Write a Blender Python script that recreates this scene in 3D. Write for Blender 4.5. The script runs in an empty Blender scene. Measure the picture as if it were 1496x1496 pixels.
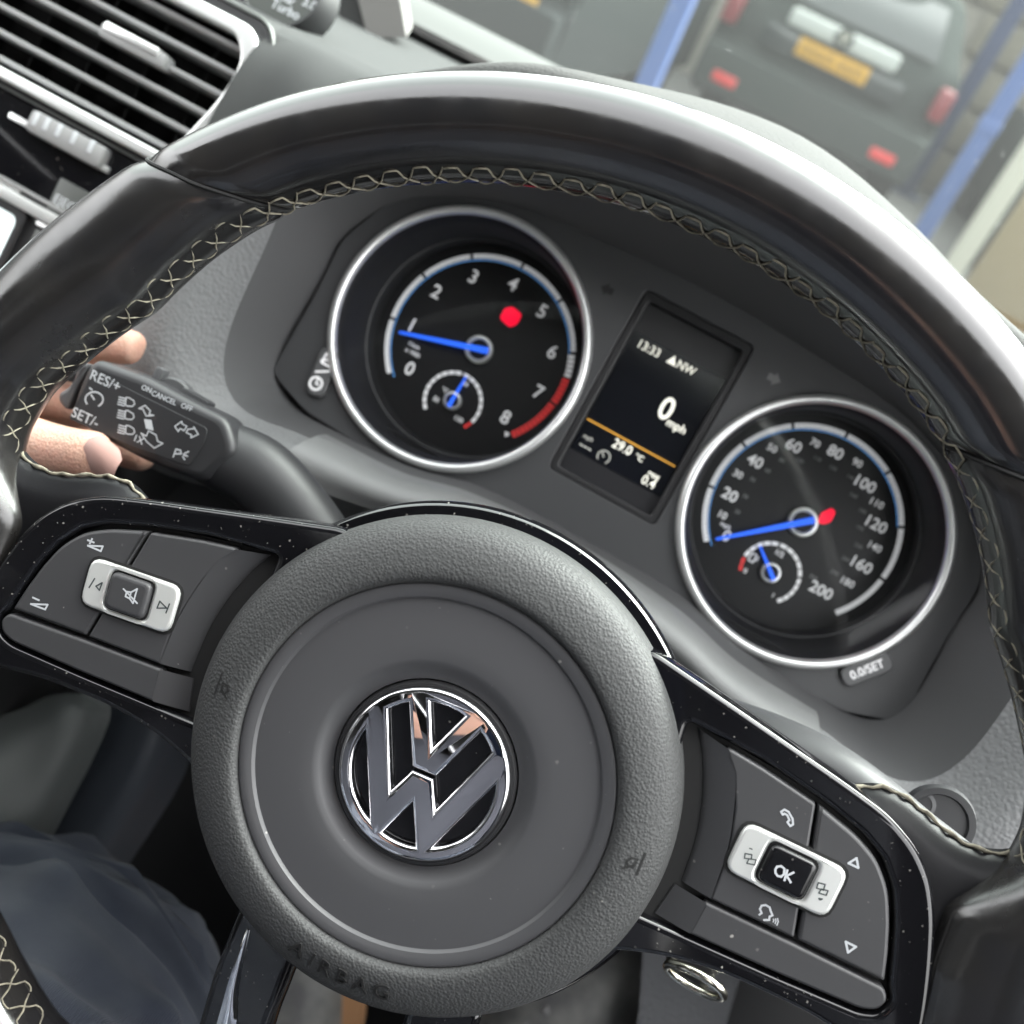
import bpy, bmesh, math, random
import numpy as np
from mathutils import Matrix, Vector
random.seed(7); rng = np.random.default_rng(7)
SC = bpy.context.scene
COL = SC.collection
R_ = math.radians

# ------------------------------------------------------------------ frames
# "column frame" (mm): x right, y up in the plane of the steering wheel, z towards the driver,
# origin at the wheel centre.  The wheel is turned 8.25 degrees to the left.
TILT = R_(26); HUB = np.array([0, 0, 0.95])
CT, ST = math.cos(TILT), math.sin(TILT)
M3 = np.array([[1, 0, 0], [0, ST, -CT], [0, CT, ST]])
def s2w(V): return HUB + (np.asarray(V, float) @ M3.T) / 1000.0
def w2s(P): return ((np.asarray(P, float) - HUB) @ M3) * 1000.0
TURN = R_(8.25)
RZ = np.array([[math.cos(TURN), -math.sin(TURN), 0], [math.sin(TURN), math.cos(TURN), 0], [0, 0, 1]])
CAM = np.array([16.2151149, 95.0305417, 259.6028955])
CR = np.array([[0.86602757, -0.48667903, 0.11462888],
               [0.47779004, 0.87308767, 0.09713181],
               [-0.14735308, -0.02935029, 0.98864839]])
FPX = 1450.0

# ------------------------------------------------------------------ camera
cd = bpy.data.cameras.new('camera'); cam = bpy.data.objects.new('camera', cd); COL.objects.link(cam)
cm = np.eye(4); cm[:3, :3] = M3 @ CR; cm[:3, 3] = s2w(CAM)
cam.matrix_world = Matrix(cm.tolist())
cd.sensor_width = 36; cd.lens = 36 * FPX / 1496; cd.clip_start = 0.01; cd.clip_end = 500
cd.dof.use_dof = True; cd.dof.focus_distance = 0.272; cd.dof.aperture_fstop = 11.5
SC.camera = cam

# ------------------------------------------------------------------ world, sun, exposure
wd = bpy.data.worlds.new('World'); SC.world = wd; wd.use_nodes = True
nt = wd.node_tree; bg = nt.nodes['Background']
sky = nt.nodes.new('ShaderNodeTexSky'); sky.sky_type = 'NISHITA'; sky.sun_disc = False
SUN_EL, SUN_ROT = R_(48), R_(35)
sky.sun_elevation = SUN_EL; sky.sun_rotation = SUN_ROT
sky.air_density = 1.6; sky.dust_density = 6.0; sky.ozone_density = 0.6
hs = nt.nodes.new('ShaderNodeHueSaturation'); hs.inputs['Saturation'].default_value = 0.06
nt.links.new(sky.outputs[0], hs.inputs['Color']); nt.links.new(hs.outputs[0], bg.inputs['Color'])
bg.inputs['Strength'].default_value = 0.15
sl = bpy.data.lights.new('sun', 'SUN'); so = bpy.data.objects.new('sun', sl); COL.objects.link(so)
sl.energy = 0.5; sl.angle = R_(60); sl.color = (1.0, 0.96, 0.9)
sd = Vector((math.sin(SUN_ROT) * math.cos(SUN_EL), math.cos(SUN_ROT) * math.cos(SUN_EL), math.sin(SUN_EL)))
so.rotation_euler = sd.to_track_quat('Z', 'Y').to_euler(); so.location = (0, 0, 8)
vs = SC.view_settings
vs.view_transform = 'Standard'; vs.look = 'None'; vs.gamma = 1.0; vs.use_curve_mapping = False
vs.exposure = 3.5
SC.cycles.max_bounces = 8; SC.cycles.transparent_max_bounces = 12
SC.cycles.sample_clamp_indirect = 8.0

# ------------------------------------------------------------------ pixel -> place helpers
def ray(px, py): return CR @ np.array([(px - 748) / FPX, -(py - 748) / FPX, -1.0])
def S(px, py, z):
    d = ray(px, py); return CAM + d * ((z - CAM[2]) / d[2])
def WP(px, py, z): return RZ.T @ S(px, py, z)
_ax, _ay = R_(-3), R_(2.6)
CN = np.array([math.sin(_ay), -math.sin(_ax) * math.cos(_ay), math.cos(_ax) * math.cos(_ay)])
CU = np.cross([0, 1, 0], CN); CU /= np.linalg.norm(CU); CV = np.cross(CN, CU)
def chit(px, py, rec=0):
    d = ray(px, py); return CAM + d * ((-141.0 - rec - CAM @ CN) / (d @ CN))
CO = chit(932, 636)
def CL(px, py, rec=0):
    X = chit(px, py, rec) - CO; return np.array([X @ CU, X @ CV])
def FS(V): return np.asarray(V, float)
def FW(V): return np.asarray(V, float) @ RZ.T
def FC(V):
    V = np.asarray(V, float); return CO + V[:, :1] * CU + V[:, 1:2] * CV + V[:, 2:3] * CN

# ------------------------------------------------------------------ materials
MATS = {}
def mat(name, col, rough=0.5, metal=0.0, spec=0.5, bump=None, dust=0.0, rvar=None, emit=None, coat=0.0,
        cvar=None, scratch=0.0, sheen=0.0, dustscale=330.0, sss=0.0):
    m = bpy.data.materials.new(name); m.use_nodes = True; MATS[name] = m
    n = m.node_tree.nodes; l = m.node_tree.links; b = n['Principled BSDF']
    b.inputs['Roughness'].default_value = rough; b.inputs['Metallic'].default_value = metal
    b.inputs['Specular IOR Level'].default_value = spec; b.inputs['Coat Weight'].default_value = coat
    b.inputs['Coat Roughness'].default_value = 0.06
    b.inputs['Sheen Weight'].default_value = sheen
    if sss:
        b.inputs['Subsurface Weight'].default_value = sss; b.inputs['Subsurface Radius'].default_value = (1, .35, .2)
        b.inputs['Subsurface Scale'].default_value = 0.004
    tc = n.new('ShaderNodeTexCoord')
    def noise(scale, detail=4, rough_=0.55):
        t = n.new('ShaderNodeTexNoise'); t.inputs['Scale'].default_value = scale; t.inputs['Detail'].default_value = detail
        t.inputs['Roughness'].default_value = rough_; l.new(tc.outputs['Object'], t.inputs['Vector']); return t.outputs['Fac']
    def ramp(src, a, b_, v0, v1):
        r = n.new('ShaderNodeMapRange'); r.inputs[1].default_value = a; r.inputs[2].default_value = b_
        r.inputs[3].default_value = v0; r.inputs[4].default_value = v1; l.new(src, r.inputs[0]); return r.outputs[0]
    csock = None
    rgb = n.new('ShaderNodeRGB'); rgb.outputs[0].default_value = (*col, 1); csock = rgb.outputs[0]
    def mixc(fac, a, bcol):
        x = n.new('ShaderNodeMix'); x.data_type = 'RGBA'
        if hasattr(fac, 'links'): l.new(fac, x.inputs[0])
        else: x.inputs[0].default_value = fac
        l.new(a, x.inputs[6])
        x.inputs[7].default_value = (*bcol, 1); return x.outputs[2]
    if cvar:
        sc, c2, amt = cvar
        csock = mixc(ramp(noise(sc), 0.35, 0.7, 0, amt), csock, c2)
    rs = None
    if rvar:
        sc, lo, hi = rvar; rs = ramp(noise(sc, 6, .65), 0.3, 0.7, lo, hi)
    if scratch:
        t = n.new('ShaderNodeTexNoise'); t.inputs['Scale'].default_value = 160; t.inputs['Detail'].default_value = 8
        mp = n.new('ShaderNodeMapping'); mp.inputs['Scale'].default_value = (1, 6, 1); mp.inputs['Rotation'].default_value = (.3, .2, .7)
        l.new(tc.outputs['Object'], mp.inputs[0]); l.new(mp.outputs[0], t.inputs['Vector'])
    if dust:
        v = n.new('ShaderNodeTexVoronoi'); v.inputs['Scale'].default_value = dustscale
        nz = n.new('ShaderNodeTexNoise'); nz.inputs['Scale'].default_value = dustscale * 2.2; nz.inputs['Detail'].default_value = 1
        l.new(tc.outputs['Object'], nz.inputs['Vector'])
        ad = n.new('ShaderNodeVectorMath'); ad.operation = 'MULTIPLY_ADD'; ad.inputs[1].default_value = (.0006, .0006, .0006)
        l.new(nz.outputs['Color'], ad.inputs[0]); l.new(tc.outputs['Object'], ad.inputs[2])
        l.new(ad.outputs[0], v.inputs['Vector'])
        sepc = n.new('ShaderNodeSeparateColor'); l.new(v.outputs['Color'], sepc.inputs[0])
        g2 = n.new('ShaderNodeMath'); g2.operation = 'POWER'; g2.inputs[1].default_value = 3; l.new(sepc.outputs[1], g2.inputs[0])
        g3 = n.new('ShaderNodeMath'); g3.operation = 'ADD'; g3.inputs[1].default_value = .28; l.new(g2.outputs[0], g3.inputs[0])
        dv = n.new('ShaderNodeMath'); dv.operation = 'DIVIDE'; l.new(v.outputs['Distance'], dv.inputs[0]); l.new(g3.outputs[0], dv.inputs[1])
        near = ramp(dv.outputs[0], 0.10, 0.22, .5, 0)
        pick = ramp(sepc.outputs[0], 1 - dust, 1 - dust + .12, 0, 1)
        clump = ramp(noise(28, 3), 0.42, 0.62, 0.25, 1.0)
        mu = n.new('ShaderNodeMath'); mu.operation = 'MULTIPLY'; l.new(near, mu.inputs[0]); l.new(pick, mu.inputs[1])
        mu2 = n.new('ShaderNodeMath'); mu2.operation = 'MULTIPLY'; l.new(mu.outputs[0], mu2.inputs[0]); l.new(clump, mu2.inputs[1])
        csock = mixc(mu2.outputs[0], csock, (.55, .53, .48))
        mr = n.new('ShaderNodeMix'); mr.data_type = 'FLOAT'; l.new(mu2.outputs[0], mr.inputs[0])
        if rs is not None: l.new(rs, mr.inputs[2])
        else: mr.inputs[2].default_value = rough
        mr.inputs[3].default_value = 0.9; rs = mr.outputs[0]
    l.new(csock, b.inputs['Base Color'])
    if rs is not None: l.new(rs, b.inputs['Roughness'])
    if bump:
        kind, sc, strength, dist = bump
        if kind == 'leather':
            v1 = n.new('ShaderNodeTexVoronoi'); v1.inputs['Scale'].default_value = sc; v1.feature = 'SMOOTH_F1'
            v1.inputs['Smoothness'].default_value = 0.35
            nzv = n.new('ShaderNodeTexNoise'); nzv.inputs['Scale'].default_value = sc * .6; nzv.inputs['Detail'].default_value = 3
            l.new(tc.outputs['Object'], nzv.inputs['Vector'])
            ad = n.new('ShaderNodeVectorMath'); ad.operation = 'MULTIPLY_ADD'; k = .7 / sc; ad.inputs[1].default_value = (k, k, k)
            l.new(nzv.outputs['Color'], ad.inputs[0]); l.new(tc.outputs['Object'], ad.inputs[2]); l.new(ad.outputs[0], v1.inputs['Vector'])
            h = ramp(v1.outputs['Distance'], 0.0, 0.75, 1, 0)
        elif kind == 'skin':
            w1 = n.new('ShaderNodeTexWave'); w1.inputs['Scale'].default_value = 70; w1.inputs['Distortion'].default_value = 9; w1.inputs['Detail'].default_value = 4
            w1.inputs['Detail Scale'].default_value = 3; l.new(tc.outputs['Object'], w1.inputs['Vector'])
            v1 = n.new('ShaderNodeTexVoronoi'); v1.inputs['Scale'].default_value = sc; l.new(tc.outputs['Object'], v1.inputs['Vector'])
            mw = n.new('ShaderNodeMath'); mw.operation = 'MULTIPLY_ADD'; mw.inputs[1].default_value = .6; l.new(ramp(w1.outputs['Fac'], 0, .35, 0, 1), mw.inputs[0]); l.new(v1.outputs['Distance'], mw.inputs[2]); h = mw.outputs[0]
        elif kind == 'weave':
            w1 = n.new('ShaderNodeTexWave'); w1.inputs['Scale'].default_value = sc; w1.inputs['Distortion'].default_value = 1.5
            l.new(tc.outputs['Object'], w1.inputs['Vector']); h = w1.outputs['Fac']
        else:
            h = noise(sc, 5, .6)
        bp = n.new('ShaderNodeBump'); bp.inputs['Strength'].default_value = strength; bp.inputs['Distance'].default_value = dist
        l.new(h, bp.inputs['Height']); l.new(bp.outputs[0], b.inputs['Normal'])
    if emit:
        b.inputs['Emission Color'].default_value = (*emit[:3], 1); b.inputs['Emission Strength'].default_value = emit[3] * 0.16
    return m

RIM = mat('rim_leather', (.010, .010, .011), .25, spec=.9, coat=.25, bump=('noise', 500, .14, .00012), rvar=(110, .09, .26), dust=.012, cvar=(40, (.02, .018, .016), .6))
GRIP = mat('grip_leather', (.011, .011, .012), .25, spec=.8, bump=('noise', 700, .16, .00014), rvar=(60, .12, .3), cvar=(35, (.022, .02, .017), .6))
SPOKEL = mat('spoke_leather', (.008, .008, .009), .42, spec=.14, bump=('noise', 700, .2, .0002))
GLOSS = mat('gloss_black', (.005, .005, .006), .06, dust=.8, dustscale=640, spec=.6, rvar=(60, .04, .10))
PAD = mat('pad_plastic', (.042, .042, .044), .42, dust=.16, dustscale=420, bump=('noise', 5000, .12, .00004))
HUBL = mat('hub_leather', (.046, .047, .047), .55, spec=.35, bump=('leather', 1250, .6, .00024), dust=.10, dustscale=420)
DISH = mat('dish_plastic', (.054, .054, .057), .44, bump=('noise', 2600, .12, .00006), dust=.12, dustscale=420)
CHROME = mat('chrome', (.82, .82, .84), .035, 1.0, rvar=(90, .02, .06))
SATIN = mat('satin_chrome', (.84, .85, .82), .3, .6)
BRIGHT = mat('bright_trim', (.80, .81, .80), .3, .75)
BLACK = mat('black_plastic', (.012, .012, .013), .45)
BLKGL = mat('emblem_black', (.006, .006, .007), .12, dust=.3, dustscale=420)
GAP = mat('gap_black', (.004, .004, .004), .8)
WHITE = mat('print_white', (.40, .415, .43), .6, emit=(.75, .8, .85, .04))
DARKP = mat('print_dark', (.05, .06, .06), .6)
THREAD = mat('thread', (.24, .22, .165), .85, cvar=(500, (.10, .09, .07), .9))
DASHG = mat('dash_grain', (.13, .132, .134), .55, bump=('leather', 640, .7, .00032))
HOODT = mat('hood_top', (.074, .074, .073), .9, spec=.02, bump=('leather', 700, .5, .0003))  # same plastic as the dash grain, coloured darker to offset strong light on top
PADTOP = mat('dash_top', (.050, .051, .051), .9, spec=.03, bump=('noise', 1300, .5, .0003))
TUNNEL = mat('tunnel_plastic', (.072, .072, .074), .6, bump=('noise', 1500, .4, .0002))
LIP = mat('lip_plastic', (.15, .152, .152), .45, bump=('noise', 2200, .1, .0001))
FACE = mat('cluster_face', (.048, .049, .051), .42)
DIAL = mat('dial_black', (.008, .008, .009), .35)
CONE = mat('cone_black', (.008, .008, .009), .55)
DIALW = mat('dial_print', (.75, .75, .75), .6, emit=(.9, .9, .92, .16))  # faint glow added so the print shows inside the deep dials
DIALB = mat('dial_blue', (.1, .35, .8), .5, emit=(.12, .4, .9, .3))
DIALR = mat('dial_red', (.5, .03, .03), .5, emit=(.6, .03, .03, .25))
NEEDLE = mat('needle_blue', (.02, .12, .8), .4, emit=(.02, .12, .85, .55))
REDLAMP = mat('warning_red', (.5, .0, .02), .5, emit=(1.0, .0, .035, .6))
SCREEN = mat('screen_black', (.006, .007, .01), .18)
SCRGREY = mat('screen_surround', (.022, .022, .024), .3)
TXT = mat('screen_text', (.8, .8, .72), .5, emit=(.85, .83, .70, .48))
AMBER = mat('screen_amber', (.6, .3, .03), .5, emit=(.7, .33, .04, .28))
STALK = mat('stalk_plastic', (.022, .022, .024), .45, bump=('noise', 3000, .1, .00006))
STALK2 = mat('stalk_grey', (.06, .06, .063), .45)
SILV = mat('silver_grey', (.22, .22, .22), .4)
SKIN = mat('skin', (.37, .225, .168), .55, sss=.2, cvar=(110, (.46, .25, .19), .9), bump=('skin', 1000, .35, .0004))
NAIL = mat('nail', (.40, .245, .215), .3)
CLOTH = mat('trouser_cloth', (.026, .031, .045), .95, spec=.1, bump=('weave', 420, .7, .0008), cvar=(22, (.055, .061, .075), .9), sheen=.1)
SHOE = mat('shoe_leather', (.12, .12, .122), .6, cvar=(40, (.28, .28, .26), .9))
TAN = mat('shoe_tan', (.55, .30, .15), .6)
CARPET = mat('carpet', (.10, .102, .108), .95, bump=('noise', 500, .8, .002))
NAVY = mat('console_panel', (.032, .037, .046), .5)
CONS = mat('console_grey', (.055, .06, .06), .55)
METAL = mat('key_metal', (.75, .72, .62), .2, 1.0)
GLASSG = mat('gauge_glass_face', (.05, .055, .05), .3)
BRACK = mat('bracket_grey', (.075, .07, .067), .7, bump=('noise', 900, .4, .0004))
RADIO = mat('radio_button', (.06, .064, .06), .4)
LCD = mat('lcd', (.55, .62, .62), .3, emit=(.75, .87, .87, .85))

def glass_mat(name, tint, dust, haze, refl):
    m = bpy.data.materials.new(name); m.use_nodes = True; n = m.node_tree.nodes; l = m.node_tree.links
    for x in list(n): n.remove(x)
    o = n.new('ShaderNodeOutputMaterial'); tr = n.new('ShaderNodeBsdfTransparent'); tr.inputs[0].default_value = (*tint, 1)
    gl = n.new('ShaderNodeBsdfGlossy'); gl.inputs['Roughness'].default_value = .03
    lw = n.new('ShaderNodeLayerWeight'); pw = n.new('ShaderNodeMath'); pw.operation = 'POWER'; pw.inputs[1].default_value = 5; l.new(lw.outputs['Facing'], pw.inputs[0])
    mm = n.new('ShaderNodeMath'); mm.operation = 'MULTIPLY_ADD'; mm.inputs[1].default_value = refl * .95; mm.inputs[2].default_value = .05 * refl; l.new(pw.outputs[0], mm.inputs[0])
    m1 = n.new('ShaderNodeMixShader'); l.new(mm.outputs[0], m1.inputs[0]); l.new(tr.outputs[0], m1.inputs[1]); l.new(gl.outputs[0], m1.inputs[2])
    tl = n.new('ShaderNodeBsdfTranslucent'); tl.inputs[0].default_value = (.8, .85, .82, 1)
    tc = n.new('ShaderNodeTexCoord'); v = n.new('ShaderNodeTexVoronoi'); v.inputs['Scale'].default_value = dust
    l.new(tc.outputs['Object'], v.inputs['Vector'])
    r = n.new('ShaderNodeMapRange'); r.inputs[1].default_value = .02; r.inputs[2].default_value = .05; r.inputs[3].default_value = .16; r.inputs[4].default_value = haze
    l.new(v.outputs['Distance'], r.inputs[0])
    m2 = n.new('ShaderNodeMixShader'); l.new(r.outputs[0], m2.inputs[0]); l.new(m1.outputs[0], m2.inputs[1]); l.new(tl.outputs[0], m2.inputs[2])
    l.new(m2.outputs[0], o.inputs[0]); MATS[name] = m; return m
SCREENGLASS = glass_mat('windscreen_glass', (.80, .87, .83), 60, .010, .5)
LENS = glass_mat('gauge_lens', (.97, .98, .98), 60, .003, .3)

# ------------------------------------------------------------------ building helpers
def wloc(o):
    v = Vector((0, 0, 0))
    while o is not None: v = v + o.location; o = o.parent
    return np.array(v)
def thing(name, label, cat, at, group=None):
    o = bpy.data.objects.new(name, None); COL.objects.link(o); o.empty_display_size = .02
    o.location = s2w(np.array([at]))[0]; o['label'] = label; o['category'] = cat
    if group: o['group'] = group
    return o
def mk(name, V, F, m, parent=None, world=False, smooth=40, sub=0, kind=None):
    V = np.asarray(V, float); P = V if world else s2w(V)
    if parent is not None: base = wloc(parent)
    else: base = np.array([P[:, 0].mean(), P[:, 1].mean(), P[:, 2].min()])
    me = bpy.data.meshes.new(name); me.from_pydata((P - base).tolist(), [], [tuple(int(i) for i in f) for f in F]); me.update()
    if smooth:
        me.shade_smooth()
        if smooth < 180: me.set_sharp_from_angle(angle=R_(smooth))
    me.materials.append(m)
    o = bpy.data.objects.new(name, me); COL.objects.link(o)
    if parent is not None: o.parent = parent
    else: o.location = base
    if sub:
        md = o.modifiers.new('s', 'SUBSURF'); md.levels = sub; md.render_levels = sub
    if kind: o['kind'] = kind
    return o
def tag(o, label, cat, group=None):
    o['label'] = label; o['category'] = cat
    if group: o['group'] = group
    return o
def join(parts):
    V = []; F = []; k = 0
    for v, f in parts:
        V.append(np.asarray(v, float)); F += [tuple(i + k for i in q) for q in f]; k += len(v)
    return np.concatenate(V), F
def grid_faces(nu, nv, cu=False, cv=False):
    F = []
    for i in range(nu if cu else nu - 1):
        for j in range(nv if cv else nv - 1):
            a = i * nv + j; b = ((i + 1) % nu) * nv + j; c = ((i + 1) % nu) * nv + (j + 1) % nv; d = i * nv + (j + 1) % nv
            F.append((a, b, c, d))
    return F
def lathe(prof, c=(0, 0), seg=96, shear=(0, 0, 1)):
    """profile [(r,z)]; shear=(dx,dy,depth): centre moves by dx,dy at z=-depth"""
    V = []; t = np.linspace(0, 2 * np.pi, seg, endpoint=False)
    for r, z in prof:
        k = -z / shear[2]
        V.append(np.stack([c[0] + shear[0] * k + r * np.cos(t), c[1] + shear[1] * k + r * np.sin(t), 0 * t + z], 1))
    F = [(a, d, c_, b) for a, b, c_, d in grid_faces(len(prof), seg, False, True)]
    return np.concatenate(V), F
def disc(c, r, z, seg=64):
    t = np.linspace(0, 2 * np.pi, seg, endpoint=False)
    return np.stack([c[0] + r * np.cos(t), c[1] + r * np.sin(t), 0 * t + z], 1), [tuple(range(seg))]
def rnd(pts, r, n=5):
    """round the corners of a closed polygon"""
    pts = [np.array(p[:2], float) for p in pts]; out = []; N = len(pts)
    rr = r if hasattr(r, '__len__') else [r] * N
    for i in range(N):
        a, b, c = pts[i - 1], pts[i], pts[(i + 1) % N]; u = a - b; w = c - b; lu, lw = np.linalg.norm(u), np.linalg.norm(w)
        k = min(rr[i], .45 * lu, .45 * lw)
        if k < 1e-6: out.append(b); continue
        p0 = b + u / lu * k; p1 = b + w / lw * k
        for t in np.linspace(0, 1, n): out.append((1 - t) ** 2 * p0 + 2 * t * (1 - t) * b + t * t * p1)
    return np.array(out)
def rrect(cx, cy, w, h, r, rot=0):
    c, s = math.cos(R_(rot)), math.sin(R_(rot))
    return rnd([(cx + c * x - s * y, cy + s * x + c * y) for x, y in ((-w / 2, -h / 2), (w / 2, -h / 2), (w / 2, h / 2), (-w / 2, h / 2))], r)
def circ(c, r, n=64):
    t = np.linspace(0, 2 * np.pi, n, endpoint=False); return np.stack([c[0] + r * np.cos(t), c[1] + r * np.sin(t)], 1)
def mesh_of(ob):
    me = bpy.data.meshes.new_from_object(ob)
    V = np.array([v.co[:] for v in me.vertices], float).reshape(-1, 3); F = [tuple(p.vertices) for p in me.polygons]
    bpy.data.meshes.remove(me); return V, F
def plate(loops, z0, z1, bev=0.0, res=2):
    """solid plate between z0 and z1 from 2D loops (first outer, others holes), rounded edges"""
    cu = bpy.data.curves.new('t', 'CURVE'); cu.dimensions = '2D'; cu.fill_mode = 'BOTH'
    h = (z1 - z0) / 2; cu.extrude = max(h - bev, 0); cu.bevel_depth = bev; cu.bevel_resolution = res; cu.offset = -bev
    for lp in loops:
        sp = cu.splines.new('POLY'); sp.points.add(len(lp) - 1); sp.use_cyclic_u = True
        for p, q in zip(sp.points, lp): p.co = (q[0], q[1], 0, 1)
    ob = bpy.data.objects.new('t', cu); V, F = mesh_of(ob); bpy.data.objects.remove(ob); bpy.data.curves.remove(cu)
    V[:, 2] += (z0 + z1) / 2; return V, F
def text(s, size, x, y, rot=0, z=0, ext=.05, bold=0.0, ax='CENTER', sx=1.0, shear=0.0, space=1.0):
    cu = bpy.data.curves.new('t', 'FONT'); cu.body = s; cu.size = size; cu.extrude = ext; cu.offset = bold
    cu.align_x = ax; cu.align_y = 'CENTER'; cu.resolution_u = 3; cu.shear = shear; cu.space_character = space
    ob = bpy.data.objects.new('t', cu); V, F = mesh_of(ob); bpy.data.objects.remove(ob); bpy.data.curves.remove(cu)
    V[:, 0] *= sx; c, s_ = math.cos(R_(rot)), math.sin(R_(rot))
    X = V[:, 0] * c - V[:, 1] * s_ + x; Y = V[:, 0] * s_ + V[:, 1] * c + y
    return np.stack([X, Y, V[:, 2] + z], 1), F
def ribbon(pts, w, z, closed=False, h=.05):
    """flat stroke along a polyline"""
    P = [np.array(p[:2], float) for p in pts]; parts = []
    n = len(P)
    for i in range(n if closed else n - 1):
        a, b = P[i], P[(i + 1) % n]; d = b - a; L = np.linalg.norm(d)
        if L < 1e-6: continue
        d /= L; nrm = np.array([-d[1], d[0]]) * w / 2; a2 = a - d * w * .35; b2 = b + d * w * .35
        q = [a2 - nrm, b2 - nrm, b2 + nrm, a2 + nrm]
        zz = z + .004 * i
        parts.append(([(*k, zz + h) for k in q], [(0, 1, 2, 3)]))
    return join(parts)
def crom(P, n):
    """Catmull-Rom through control rows P (k,...,) -> n samples per span"""
    P = np.asarray(P, float); k = len(P); out = []
    for i in range(k - 1):
        p0 = P[max(i - 1, 0)]; p1 = P[i]; p2 = P[i + 1]; p3 = P[min(i + 2, k - 1)]
        if i == 0: p0 = 2 * p1 - p2
        if i == k - 2: p3 = 2 * p2 - p1
        for t in np.linspace(0, 1, n, endpoint=False):
            out.append(.5 * (2 * p1 + (p2 - p0) * t + (2 * p0 - 5 * p1 + 4 * p2 - p3) * t * t + (3 * p1 - p0 - 3 * p2 + p3) * t ** 3))
    out.append(P[-1]); return np.array(out)
def patch(G, nu, nv):
    """smooth surface through a control grid G[u][v] = xyz"""
    A = crom(np.array(G, float), nu); B = np.stack([crom(a, nv) for a in A])
    return B.reshape(-1, 3), grid_faces(B.shape[0], B.shape[1])
def tube(path, rad, seg=10, caps=True, flat=None):
    P = np.array(path, float); n = len(P); rad = rad if hasattr(rad, '__len__') else [rad] * n
    V = []; up = np.array([0.1, .2, 1.0])
    for i in range(n):
        d = P[min(i + 1, n - 1)] - P[max(i - 1, 0)]; d /= np.linalg.norm(d) + 1e-9
        a = np.cross(d, up); a /= np.linalg.norm(a) + 1e-9; b = np.cross(a, d); t = np.linspace(0, 2 * np.pi, seg, endpoint=False)
        k = 1 if flat is None else flat
        V.append(P[i] + rad[i] * (np.cos(t)[:, None] * a + k * np.sin(t)[:, None] * b))
    F = [(a, d, c, b) for a, b, c, d in grid_faces(n, seg, False, True)]
    if caps: F += [tuple(range(seg)), tuple(range((n - 1) * seg, n * seg))[::-1]]
    return np.concatenate(V), F
def box(x0, x1, y0, y1, z0, z1, bev=0.0):
    bm = bmesh.new(); bmesh.ops.create_cube(bm, size=1)
    for v in bm.verts: v.co = ((x0 + x1) / 2 + v.co.x * (x1 - x0), (y0 + y1) / 2 + v.co.y * (y1 - y0), (z0 + z1) / 2 + v.co.z * (z1 - z0))
    if bev: bmesh.ops.bevel(bm, geom=bm.edges[:], offset=bev, segments=2, affect='EDGES', profile=.6)
    bm.verts.index_update(); V = np.array([v.co[:] for v in bm.verts]); F = [tuple(v.index for v in f.verts) for f in bm.faces]; bm.free(); return V, F
def mir(V): V = np.array(V, float); V[:, 0] *= -1; return V
def mirF(F): return [tuple(f[::-1]) for f in F]
def mpts(pts): return [(-p[0], p[1]) for p in pts][::-1]

# ================================================================== OUTSIDE: ground, wall, parked cars
def struct(o): o['kind'] = 'structure'; return o
ASPH = mat('asphalt', (.045, .046, .044), .9, bump=('noise', 60, .6, .01), cvar=(2, (.055, .055, .052), 1))
struct(mk('ground', [(-60, -40, 0), (60, -40, 0), (60, 80, 0), (-60, 80, 0)], [(0, 1, 2, 3)], ASPH, world=True, smooth=0))
BLOCK = mat('stone_block', (.115, .106, .083), .9, bump=('noise', 25, .6, .02), cvar=(3, (.08, .075, .06), 1))
MORT = mat('mortar', (.16, .15, .13), .95)
CARG = mat('car_paint_grey', (.034, .039, .037), .6, spec=0)
CARD = mat('car_paint_dark', (.02, .023, .023), .6, spec=0)
CARS = mat('car_paint_silver', (.05, .055, .052), .6, spec=0)
CGLASS = mat('car_glass', (.02, .024, .024), .08)
PLATE_Y = mat('plate_yellow', (.33, .175, .003), .6)
PLATE_T = mat('plate_text', (.06, .035, .004), .6)
LAMPR = mat('lamp_red', (.12, .008, .012), .35)
REFLR = mat('reflector_red', (.42, .02, .018), .4)
BLUE = mat('post_blue', (.032, .065, .18), .6)
TYRE = mat('tyre', (.012, .012, .012), .8)
CREAM = mat('cream_paint', (.24, .235, .195), .6)
DOORB = mat('brown_door', (.085, .05, .045), .8)
OCH = mat('ochre_panel', (.14, .11, .06), .8)

WALL_Y = 10.6
wall = tag(mk('block_wall', *box(-9, 6, WALL_Y, WALL_Y + .4, 0, 3.0), MORT, world=True, smooth=0), 'wall of tan stone blocks behind the parked cars', 'wall')
bmesh_block = None
row = 0; z = 0.02
while z < 2.6:
    h = .38; x = -1.2 - (.3 if row % 2 else 0)
    while x < 5.2:
        w = .62 + .16 * rng.random()
        if x > 0.2:
            mk('block', *box(x + .03, x + w - .03, WALL_Y - .05 - .02 * rng.random(), WALL_Y + .01, z + .025, z + h - .025, .02), BLOCK, wall, world=True, smooth=30)
        x += w
    z += h; row += 1

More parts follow.
